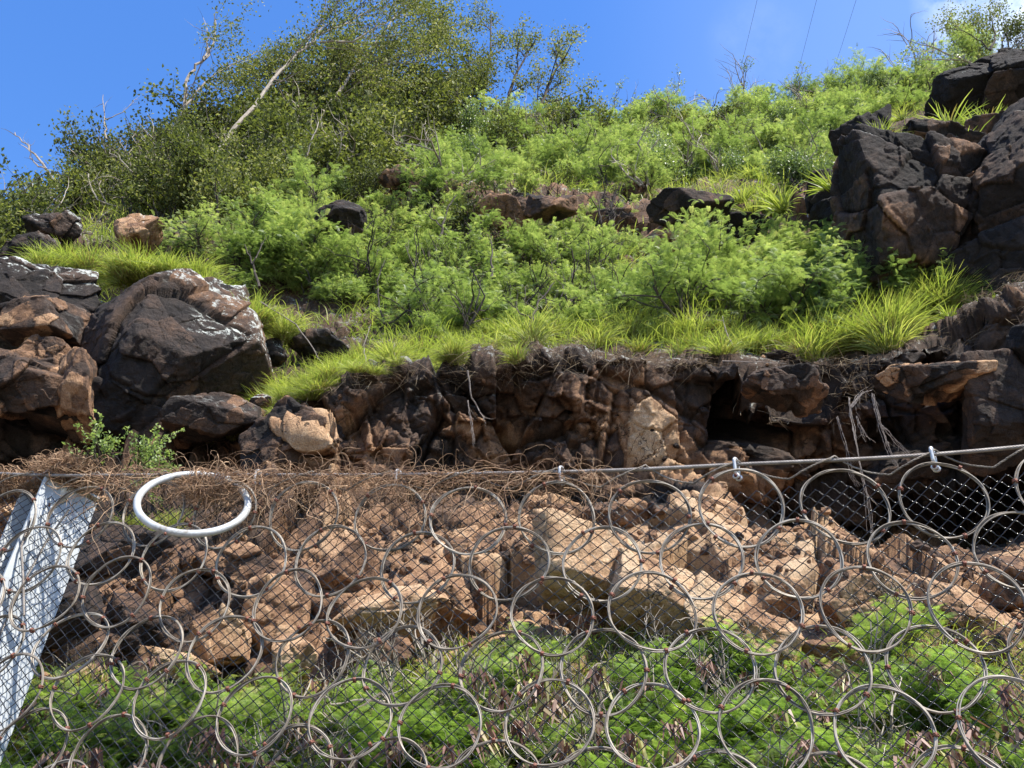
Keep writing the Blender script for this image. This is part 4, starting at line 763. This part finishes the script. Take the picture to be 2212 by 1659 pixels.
for k, (pa, Y, r, lab) in enumerate([([(560, 650), (640, 700), (700, 790), (720, 830)], 8.9, .010, 'long pale bent stalk over the gully grass'), ([(795, 800), (785, 750), (800, 700)], 8.6, .008, 'pale upright stalk on the left cliff edge'), ([(870, 830), (855, 780), (850, 740)], 8.5, .007, 'pale stalk in front of the crest grass'), ([(1590, 760), (1570, 720), (1560, 680)], 8.9, .008, 'pale stalk on the crest right of centre'), ([(1745, 470), (1742, 440), (1735, 420)], 11.6, .012, 'short pale stick beside the leftmost outcrop rock'), ([(2085, 400), (2080, 360), (2072, 340)], 11, .016, 'rust coloured upright shard on the outcrop'), ([(1640, 330), (1500, 280), (1460, 250)], 17, .02, 'long pale branch lying over the upper shrubs'), ([(1100, 340), (950, 345), (860, 350)], 15.6, .014, 'long thin branch lying below the leaning trees'), ([(1560, 780), (1700, 785)], 8.4, .006, 'thin pale twig lying along the right crest'), ([(1010, 800), (1020, 860), (1045, 905), (1050, 920)], 8.0, .010, 'pale root hanging down the middle of the cliff edge')]):
    dead('dead_stalk', [pa], Y, r, lab, 'root', 'stalk', 3, 20 + k)
def hanging(paths, Y, r, label, seed):
    rg = np.random.default_rng(seed); g = Geo(); base = at(*paths[0][0], Y)
    for pa in paths:
        K = np.array([at(x, y, Y) for (x, y) in pa]) - base; s = np.linspace(0, len(K) - 1, len(K) * 8)
        c0 = np.stack([np.interp(s, range(len(K)), K[:, a]) for a in range(3)], 1)
        for q in range(4):
            off = np.cumsum(rg.normal(0, .006, (len(s), 3)), 0) * .5; g.tube(c0 + off + rg.normal(0, .006, 3), np.linspace(r, r * .4, len(s)) * rg.uniform(.5, 1), 5)
        for _ in range(7):
            i = rg.integers(3, len(s) - 2); branch(g, rg, c0[i], np.array([rg.normal(0, .6), rg.normal(0, .3), -1]), rg.uniform(.06, .2), r * .25, 0, [], .5, -.2, (1, 2), 5, .2)
    o = link('hanging_root', g.mesh('hanging_root', M['root'])); o.location = base; tag(o, label, 'root', 'roots hanging in front of the cliff')
hanging([[(1835, 860), (1838, 900), (1850, 960), (1862, 1020), (1875, 1080), (1883, 1160)], [(1838, 880), (1858, 850), (1880, 840)], [(1850, 900), (1865, 930), (1875, 950)]], 7.9, .006, 'frayed pale root hanging from the cliff, left one of the pair', 1)
hanging([[(1885, 850), (1895, 890), (1910, 940), (1925, 975), (1940, 1010)], [(1905, 920), (1930, 950), (1960, 985)]], 7.95, .0055, 'frayed pale root hanging from the cliff, right one of the pair', 2)
hanging([[(1808, 900), (1825, 960), (1840, 1030), (1852, 1050)]], 8.0, .0035, 'thin hanging root left of the frayed pair', 3)
hanging([[(1012, 865), (1018, 920), (1020, 960)]], 7.95, .0035, 'thin root hanging in the middle of the cliff', 4)
print('trees', time.time() - T0)

# ------------------------------------------------------------------ the barrier: plane of the net
YAW = math.radians(12); TILT = math.radians(12)
nrm = np.array([math.sin(YAW) * math.cos(TILT), math.cos(YAW) * math.cos(TILT), -math.sin(TILT)])
e1 = np.array([math.cos(YAW), -math.sin(YAW), 0]); e2 = np.cross(e1, nrm); e2 = -e2 if e2[2] < 0 else e2
def on_net(px, py, off=0.0):
    r = ray(px, py); return CAM + r * ((4.05 + off) / (r @ nrm))
def sh(px, py): P = on_net(px, py) - CAM; return P @ e1, P @ e2
O_ = on_net(1106, 1100) - CAM; OFF = nrm * 4.05
def net(s, h, off=0.0):
    return CAM + e1 * s + e2 * h + nrm * (4.05 + off)
DM = {1: {0: (1203, 1120), 1: (1403, 1118), 2: (1602, 1099), 3: (1825, 1097), 4: (2036, 1083), -1: (1013, 1127), -2: (844, 1120)},
      3: {0: (1194, 1331), -1: (987, 1322), -2: (790, 1326), 1: (1409, 1322), 2: (1637, 1325), 3: (1869, 1315), 4: (2110, 1313), -3: (624, 1310), -4: (422, 1308), -5: (255, 1280)},
      5: {-1: (952, 1570), 0: (1187, 1561), 1: (1409, 1570)}, 4: {1.5: (1534, 1444), 2.5: (1777, 1444), 3.5: (2021, 1440)}, 2: {2.5: (1726, 1205)}}
rows = []
for r_, dct in DM.items():
    for k, (x, y) in dct.items(): s, h = sh(x, y); rows.append((r_, k, s, h))
rows = np.array(rows)
A1 = np.c_[rows[:, 1], rows[:, 0], np.ones(len(rows))]; A2 = np.c_[rows[:, 0], rows[:, 1], rows[:, 1] ** 2, np.ones(len(rows))]
ca = np.linalg.lstsq(A1, rows[:, 2], rcond=None)[0]; cb_ = np.linalg.lstsq(A2, rows[:, 3], rcond=None)[0]
print('lattice', ca, cb_)
DIA = abs(ca[0]) * 0.83
rope_px = [(-400, 1000), (-60, 1020), (60, 1026), (120, 1028), (300, 1026), (557, 1026), (860, 1026), (1213, 1020), (1400, 1014), (1590, 1003), (1800, 995), (2015, 983), (2212, 965), (2600, 925), (3000, 900)]
rp = np.array([on_net(x, y) for x, y in rope_px])
sR = (rp - CAM) @ e1; hR = (rp - CAM) @ e2
def rope_h(s): return np.interp(s, sR, hR)
# wire rope
def strands(g, path, r, n, pitch, rs, sides=5, a=.5):
    d = np.r_[0, np.cumsum(np.linalg.norm(np.diff(path, axis=0), axis=1))]; t = np.gradient(path, axis=0); t /= np.linalg.norm(t, axis=1, keepdims=True)
    x = np.cross(t, [0, 0.1, 1]); x /= np.linalg.norm(x, axis=1, keepdims=True); y = np.cross(t, x)
    for k in range(n):
        ph = d / pitch * 2 * math.pi + k * 2 * math.pi / n; g.tube(path + r * (np.cos(ph)[:, None] * x + np.sin(ph)[:, None] * y), rs, sides, a)
ss = np.linspace(sR[0], sR[-1], 900); path = np.array([net(s, rope_h(s)) for s in ss])
hh_ = (path - CAM) @ e2
ker = np.ones(61) / 61; hsm = np.convolve(np.pad(hh_, 30, mode='edge'), ker, 'valid'); path = np.array([net(s, h) for s, h in zip(ss, hsm)])
def rope_h(s): return np.interp(s, ss, hsm)
g = Geo(); strands(g, path, .0062, 6, .085, .0046)
ro = link('wire_rope', g.mesh('wire_rope', M['rope'], True)); tag(ro, 'thick twisted steel cable running along the top of the net', 'cable')
# lacing cord
g = Geo(); s = np.linspace(sR[0], sR[-1], 1500); per = ca[0] * 0.5 * 2
ph = (s - ca[2] - ca[1]) / per; tri = np.abs(((ph + .5) % 1) - .5) * 2
pt = np.array([net(a_, rope_h(a_) + .02 - .13 * t_ ** .8, -.012 + .03 * math.sin(p_ * 6.28)) for a_, t_, p_ in zip(s, tri, ph)]) + np.random.default_rng(2).normal(0, .0008, (1500, 3))
strands(g, pt, .0028, 3, .05, .0026, 4)
tag(link('lacing_wire', g.mesh('lacing_wire', M['wire'], True)), 'thin steel cord lacing the ring net to the thick cable', 'cable')
# rings
def ring_mesh(seed):
    rg = np.random.default_rng(seed); g = Geo(); n = 56; th = np.arange(n) * 2 * math.pi / n; R0 = DIA / 2
    for k in range(6):
        f1, f2 = rg.uniform(0, 6.28, 2); a_ = rg.integers(2, 4)
        rr_ = R0 + .005 * math.cos(seed) * np.cos(2 * th) + .003 * np.cos(3 * th + seed) + .0048 * np.cos(a_ * th + f1) + rg.normal(0, .0012); zz = .0048 * np.sin(a_ * th + f1 + .3) + .0025 * np.sin(3 * th + f2)
        g.tube(np.stack([np.cos(th) * rr_, np.sin(th) * rr_, zz], 1), .0030, 5, rg.random(), close=True)
    return g.mesh('net_ring', M['wire'], True)
def clamp_mesh():
    g = Geo(); n = 8; th = np.arange(n) * 2 * math.pi / n; R0 = DIA / 2
    for zc in (-.004, .004): g.tube(np.stack([R0 + .0115 * np.cos(th), np.full(n, zc), .0115 * np.sin(th)], 1), .0034, 5, .5, close=True)
    g.box((R0, 0, .011), (.005, .008, .003)); return g.mesh('clamp', M['rust'], True)
rings = [ring_mesh(s) for s in range(5)]; clamp = clamp_mesh()
E_net = bpy.data.objects.new('ring_net', None); C.objects.link(E_net); tag(E_net, 'grey steel net of large interlocked wire rings hanging across the foot of the slope', 'ring net')
E_net.location = net(0, 0)
rr = random.Random(3); Mb = Matrix(((e1[0], e2[0], -nrm[0]), (e1[1], e2[1], -nrm[1]), (e1[2], e2[2], -nrm[2]))).transposed().transposed()
cand = []
for r_ in range(1, 8):
    for k2 in range(-16, 16):
        k = k2 * .5
        if (r_ % 2 == 1) != (k2 % 2 == 0): continue
        s = ca @ [k, r_, 1]; h = cb_ @ [r_, k, k * k, 1]
        mt = DM.get(r_, {}).get(k) or DM.get(r_, {}).get(int(k) if k == int(k) else None)
        if mt: s, h = sh(*mt)
        if k < -5: h = cb_ @ [r_, -5, 25, 1] + (-5 - k) * .01
        P = net(s, h); V = P - CAM; dd = depth(P); px = W2 + FPX * V[0] / dd; py = H2 - FPX * (V[2] * math.cos(PITCH) - V[1] * math.sin(PITCH)) / dd
        if -130 < px < 2350 and py < 1780: cand.append((abs(px - 1106) / 1200 + max(0, py - 1659) / 100, s, h, r_, k, bool(mt)))
cand.sort(); cand = cand[:100]
for i, (_, s, h, r_, k, mt) in enumerate(cand):
    o = link('ring', rings[i % 5], E_net); j = 0 if mt else .012
    P = net(s + rr.gauss(0, j), h + rr.gauss(0, j), (-.012 if r_ % 2 else .008) + rr.gauss(0, .004))
    Rm = Mb @ Matrix.Rotation(rr.gauss({1: .2, 2: .12, 3: .02}.get(r_, -.04), .05), 3, 'X') @ Matrix.Rotation(rr.gauss(0, .06), 3, 'Y') @ Matrix.Rotation(rr.uniform(0, 6.28), 3, 'Z')
    o.matrix_basis = Matrix.Translation(Vector(P - np.array(E_net.location))) @ Rm.to_4x4() @ Matrix.Diagonal((rr.uniform(.97, 1.035), rr.uniform(.97, 1.035), 1, 1))
    a0 = rr.uniform(0, 6)
    for q in range(3):
        c_ = link('clamp', clamp, o); c_.rotation_euler = (0, 0, a0 + q * 2.09 + rr.gauss(0, .3))
# chain-link behind the rings
g = Geo(); p = .0405; s0, s1 = sR[0] + .2, sR[-1] - .2; hb = -1.05
nw = int((s1 - s0) / p); rg = np.random.default_rng(12)
def sag(s, h): return .02 * np.sin(s * 2.1 + h * 3) + .012 * np.sin(s * 5.3 - h * 2)
for k in range(nw):
    sc_ = s0 + k * p; top = rope_h(sc_) - .10 + .01 * math.sin(k * .9); n = int((top - hb) / .036); m = np.arange(n)
    par = ((m + k) % 2) * 2 - 1
    z = rope_h(s0) - .12 - m * .036; m = m[z < top]; par = par[z < top]; z = z[z < top]
    # each wire zigzags and hooks round its neighbour at every bend
    pts = []
    sx = sc_ + par * (p * .5 + .002); o1 = par * .0016
    a1 = np.stack([sx - par * .004, z + .003, o1 + .0022], 1); a2 = np.stack([sx, z, o1], 1); a3 = np.stack([sx - par * .004, z - .003, o1 - .0022], 1)
    nx = np.concatenate([a1[1:], a3[-1:] + (a3[-1:] - a1[-1:])]); b1_ = a3 * .72 + nx * .28; b2_ = a3 * .28 + nx * .72; b1_[:, 2] += par * .0030; b2_[:, 2] -= par * .0030; b1_[:, 1] += .0016; b2_[:, 1] -= .0016
    q = np.stack([a1, a2, a3, b1_, b2_], 1).reshape(-1, 3); q[:, 0] += .012 * np.sin(q[:, 1] * 4 + k * .03)
    sg = sag(q[:, 0], q[:, 1]) + .055
    P = CAM + q[:, :1] * e1 + q[:, 1:2] * e2 + (4.05 + q[:, 2:3] + sg[:, None]) * nrm
    g.tube(P, .0024, 5, rg.random())
tag(link('chain_link_fence', g.mesh('chain_link', M['mesh'], True)), 'dark chain link wire mesh hung behind the ring net', 'fence')
print('net', time.time() - T0)

# shackles
def shackle(px, py, label, s=1.0):
    P = net(*sh(px, py), 0); hr = rope_h(float((P - CAM) @ e1)); P = net(float((P - CAM) @ e1), hr)
    e = bpy.data.objects.new('shackle', None); C.objects.link(e); e.location = P; e.rotation_euler = (0, 0, -YAW + 1.15); e.scale = (s * .85, s * .85, s * .78)
    g = Geo(); th = np.linspace(0, math.pi, 12); arc = np.stack([.021 * np.cos(th), np.zeros(12), .012 + .021 * np.sin(th)], 1)
    u = np.concatenate([[(.017, 0, -.06)], [(.02, 0, -.03)], arc, [(-.02, 0, -.03)], [(-.017, 0, -.06)]]); g.tube(u, .0088, 8, cap=True)
    for x in (-1, 1): th2 = np.linspace(0, 2 * math.pi, 10, endpoint=False); g.tube(np.stack([np.full(10, x * .017), .012 * np.cos(th2), -.07 + .012 * np.sin(th2)], 1), .0065, 6, close=True)
    link('bow', g.mesh('shackle_bow', M['zinc'], True), e)
    g = Geo(); g.tube([(-.034, 0, -.07), (-.03, 0, -.07), (.03, 0, -.07), (.034, 0, -.07)], [.006, .0078, .0078, .006], 8, cap=True); g.tube([(.024, 0, -.07), (.036, 0, -.07)], .0135, 6, cap=True)
    link('pin', g.mesh('shackle_pin', M['rust']), e); tag(e, label, 'shackle', 'shackles on the thick cable')
shackle(1590, 1003, 'zinc shackle on the cable right of the middle, clear of dead vines', 1.25)
shackle(2015, 983, 'rightmost zinc shackle on the cable near the right edge', 1.3)
shackle(1213, 1020, 'white shackle on the cable at the right end of the vine tangle', 1.1)
shackle(860, 1026, 'white shackle half buried in dead vines left of the middle', 1.05)
shackle(557, 1026, 'white shackle on the cable just right of the big tubular ring', 1.1)

# big brake ring
cen = on_net(418, 1086, -.16); th0 = math.radians(32); R0 = 118 / FPX * float(depth(cen)) - .012
zx = np.array([1.0, -.05, 0.0]); zx /= np.linalg.norm(zx); zd = np.array([0, -math.sin(th0), -math.cos(th0)]); zd -= zx * (zd @ zx); zd /= np.linalg.norm(zd)
rl = math.radians(20); zx, zd = zx * math.cos(rl) + zd * math.sin(rl) * -1, zd * math.cos(rl) + zx * math.sin(rl)
vd = cen - CAM; vd /= np.linalg.norm(vd); Rv = np.array(Matrix.Rotation(math.radians(17), 3, Vector(vd))); zx = Rv @ zx; zd = Rv @ zd
e = bpy.data.objects.new('brake_ring', None); C.objects.link(e); e.location = cen; tag(e, 'big white galvanised tubular ring hanging on the cable beside the post', 'ring')
g = Geo(); th = np.linspace(-math.pi * .5 + .4, 1.5 * math.pi + .5, 90)   # open tube whose ends overlap in the sleeve
rr_ = R0 + .0 * th; rr_[:3] -= .002; g.tube((np.cos(th) * rr_)[:, None] * zx + (np.sin(th) * rr_)[:, None] * zd, .0205, 16, cap=True); link('tube', g.mesh('brake_tube', M['galv_ring'], True), e)
g = Geo(); th = np.linspace(-math.pi * .5 + .32, -math.pi * .5 + .58, 8); g.tube((np.cos(th) * R0)[:, None] * zx + (np.sin(th) * R0)[:, None] * zd, .031, 14, cap=True); link('sleeve', g.mesh('brake_sleeve', M['galv'], True), e)
g = Geo(); q = math.pi * .5 + .35; g.tube([(math.cos(q) * R0) * zx + (math.sin(q) * R0 + .018) * zd, (math.cos(q) * R0) * zx + (math.sin(q) * R0 + .034) * zd], .007, 6, cap=True); link('bolt', g.mesh('brake_bolt', M['rust']), e)

# steel post
top = on_net(158, 1048, .17); bot = on_net(-76, 1640, .17); ax = bot - top; ax /= np.linalg.norm(ax); Lp = 3.2
e = bpy.data.objects.new('steel_post', None); C.objects.link(e); tag(e, 'wide galvanised steel post leaning behind the net at the left', 'post')
toc = CAM - top; toc -= ax * (toc @ ax); toc /= np.linalg.norm(toc); sd_ = np.cross(ax, toc); sd_ = sd_ if sd_[0] > 0 else -sd_
an = math.radians(24); fx = sd_ * math.cos(an) + toc * math.sin(an) * -1; fn = toc * math.cos(an) + sd_ * math.sin(an)   # flange width axis and its outward normal
base = top + ax * Lp; e.location = base
def local(P): return P - base
Rp = np.stack([fx, fn, -ax], 1); mid_ = (top + base) / 2 + ax * .02
fw = .185; dpt = .12
g = Geo(); g.box(local(mid_ + fn * 0.0), (fw, .008, Lp / 2 - .02), Rp); link('flange', g.mesh('post_flange', M['galv']), e)
g = Geo(); g.box(local(mid_ - fn * 2 * dpt), (fw, .008, Lp / 2 - .02), Rp); link('flange', g.mesh('post_flange', M['galv']), e)
g = Geo(); g.box(local(mid_ - fn * dpt), (.006, dpt - .009, Lp / 2 - .021), Rp); link('web', g.mesh('post_web', M['galv']), e)
g = Geo(); g.box(local(top - fn * dpt), (fw + .004, dpt + .01, .007), Rp); link('cap_plate', g.mesh('post_cap_plate', M['zinc']), e)
g = Geo(); ct = top - fn * .02 - fx * .03; g.tube([local(ct + ax * .16), local(ct - ax * .02), local(ct - ax * .06)], [.03, .062, .05], 14, cap=True); link('cable_saddle', g.mesh('post_saddle', M['zinc'], True), e)
g = Geo(); cc = at(100, 1086, float(top[1]) - .1); ub = np.array([(x, 0, z) for x, z in [(-.05, .012), (0, .014), (.04, .013), (.055, 0), (.04, -.013), (0, -.014), (-.05, -.012)]]) + local(cc); g.tube(ub, .010, 8, cap=True); link('post_shackle', g.mesh('post_shackle', M['zinc'], True), e)
g = Geo(); g.tube([local(cc + np.array([.0, -.012, .03])), local(cc + np.array([0, -.012, -.03]))], .012, 6, cap=True); g.tube([local(cc + np.array([.03, -.02, -.01])), local(cc + np.array([.03, -.02, -.035]))], .009, 6, cap=True); link('bolt', g.mesh('post_bolt', M['rust']), e)
g = Geo(); c2_ = at(205, 1095, float(top[1]) - .08)
# guy ropes running down across the post
def guy(pts, r, label):
    K = np.array([on_net(x, y, o_) for x, y, o_ in pts]); s_ = np.linspace(0, len(K) - 1, 260); P = np.stack([np.interp(s_, range(len(K)), K[:, a]) for a in range(3)], 1)
    g = Geo(); strands(g, P, r, 4, .05, r * .75, 4); tag(link('guy_rope', g.mesh('guy_rope', M['rope'], True)), label, 'rope', 'ropes running down the post')
guy([(150, 1100, .05), (100, 1170, .05), (50, 1260, .04), (0, 1370, .04), (-60, 1500, .03)], .0042, 'thin twisted rope running down across the bright face of the post')
guy([(70, 1110, .02), (46, 1180, .0), (50, 1250, 0), (52, 1330, .0)], .0042, 'pale rope loop hanging left of the post face')

# dead vine tangle
rg = np.random.default_rng(77)
def tangle(name, label, s_rng, n, spread_h, droop, seed, n_off=.0, ln=(.12, .5), wob=.5, dens=None, ctr=None):
    rg = np.random.default_rng(seed); g = Geo()
    for _ in range(n):
        if ctr is None:
            s = rg.uniform(*s_rng); 
            if dens is not None and rg.random() > dens(s): continue
            p = net(s, rope_h(s) + rg.normal(0, spread_h) - abs(rg.normal(0, droop)), rg.normal(n_off, .03)); d = e1 * rg.choice([-1, 1]) + rg.normal(0, .5, 3)
        else:
            p = ctr[0] + rg.normal(0, 1, 3) * ctr[1]; d = rg.normal(0, 1, 3)
        L = rg.uniform(*ln); k = int(L / .02) + 3; pts = [p]; d /= np.linalg.norm(d); curl = rg.normal(0, .11, 3); grav = rg.uniform(0, .10)
        for _k in range(k):
            d = d + np.cross(curl, d) * .9 + rg.normal(0, .22 * wob, 3) - np.array([0, 0, grav]); d /= np.linalg.norm(d)
            if ctr is not None:
                v = (p - ctr[0]) / (ctr[1] * 1.9)
                if v @ v > 1: d = d - v * .5; d /= np.linalg.norm(d)
            if ctr is None and (p - CAM) @ e2 > rope_h(float((p - CAM) @ e1)) + .018: d = d - np.array([0, 0, .35]); d /= np.linalg.norm(d)
            p = p + d * .02; pts.append(p)
        r = rg.uniform(.0008, .0022) if rg.random() < .85 else rg.uniform(.0025, .004)
        g.tube(np.array(pts), np.linspace(r, r * .3, len(pts)), 4, rg.random())
    tag(link(name, g.mesh(name, M['vine'])), label, 'dead vine')
sp_ = lambda px: sh(px, 1030)[0]
dn = lambda s: float(np.interp(s, [sp_(180), sp_(260), sp_(330), sp_(480), sp_(900), sp_(1000), sp_(1100), sp_(1180), sp_(1250), sp_(1330), sp_(1420)], [.6, .55, .6, 1, 1, .8, .55, .7, .45, .18, 0]))
tangle('dead_vine', 'brown tangle of dead vines wrapped along the cable', (sp_(180), sp_(1420)), 1500, .010, .042, 1, 0, (.1, .45), .7, dn)
tangle('dead_vine', 'loose dead vine tendrils dangling from the cable over the rings', (sp_(250), sp_(1330)), 260, .02, .12, 2, -.01, (.2, .7), .5, dn)
tangle('dead_vine', 'dome of matted dead vines sitting on top of the steel post', None, 950, 0, 0, 3, 0, (.12, .5), .5, None, (on_net(148, 1022, .13), np.array([.12, .09, .052])))
tangle('dead_vine', 'dead vine strands trailing to the left of the post top', None, 420, 0, 0, 4, 0, (.15, .5), .6, None, (on_net(20, 1050, .10), np.array([.11, .05, .05])))
tangle('dead_vine', 'dead vines clinging to the upper right of the big tubular ring', None, 200, 0, 0, 5, 0, (.1, .4), .6, None, (on_net(450, 1050, -.04), np.array([.11, .04, .05])))
# a thin vine on the net at right
# power lines
for k, (x0, y0, x1, y1, lab) in enumerate([(1633, 0, 1597, 150, 'left one of three thin power lines crossing the sky'), (1761, 0, 1712, 190, 'middle one of three thin power lines crossing the sky'), (1846, 0, 1795, 160, 'right one of three thin power lines crossing the sky')]):
    a_ = at(x0 + (x0 - x1) * 1.2, y0 - (y1 - y0) * 1.2, 60.); b_ = at(x1 - (x0 - x1) * .6, y1 + (y1 - y0) * .6, 130.)
    t = np.linspace(0, 1, 40)[:, None]; P = a_ * (1 - t) + b_ * t; P[:, 2] -= (t * (1 - t) * 4 * .6)[:, 0]
    g = Geo(); g.tube(P, .022, 5); tag(link('power_line', g.mesh('power_line', M['black'])), lab, 'power line', 'power lines over the ridge')
print('done', time.time() - T0, 'objects', len(bpy.data.objects))
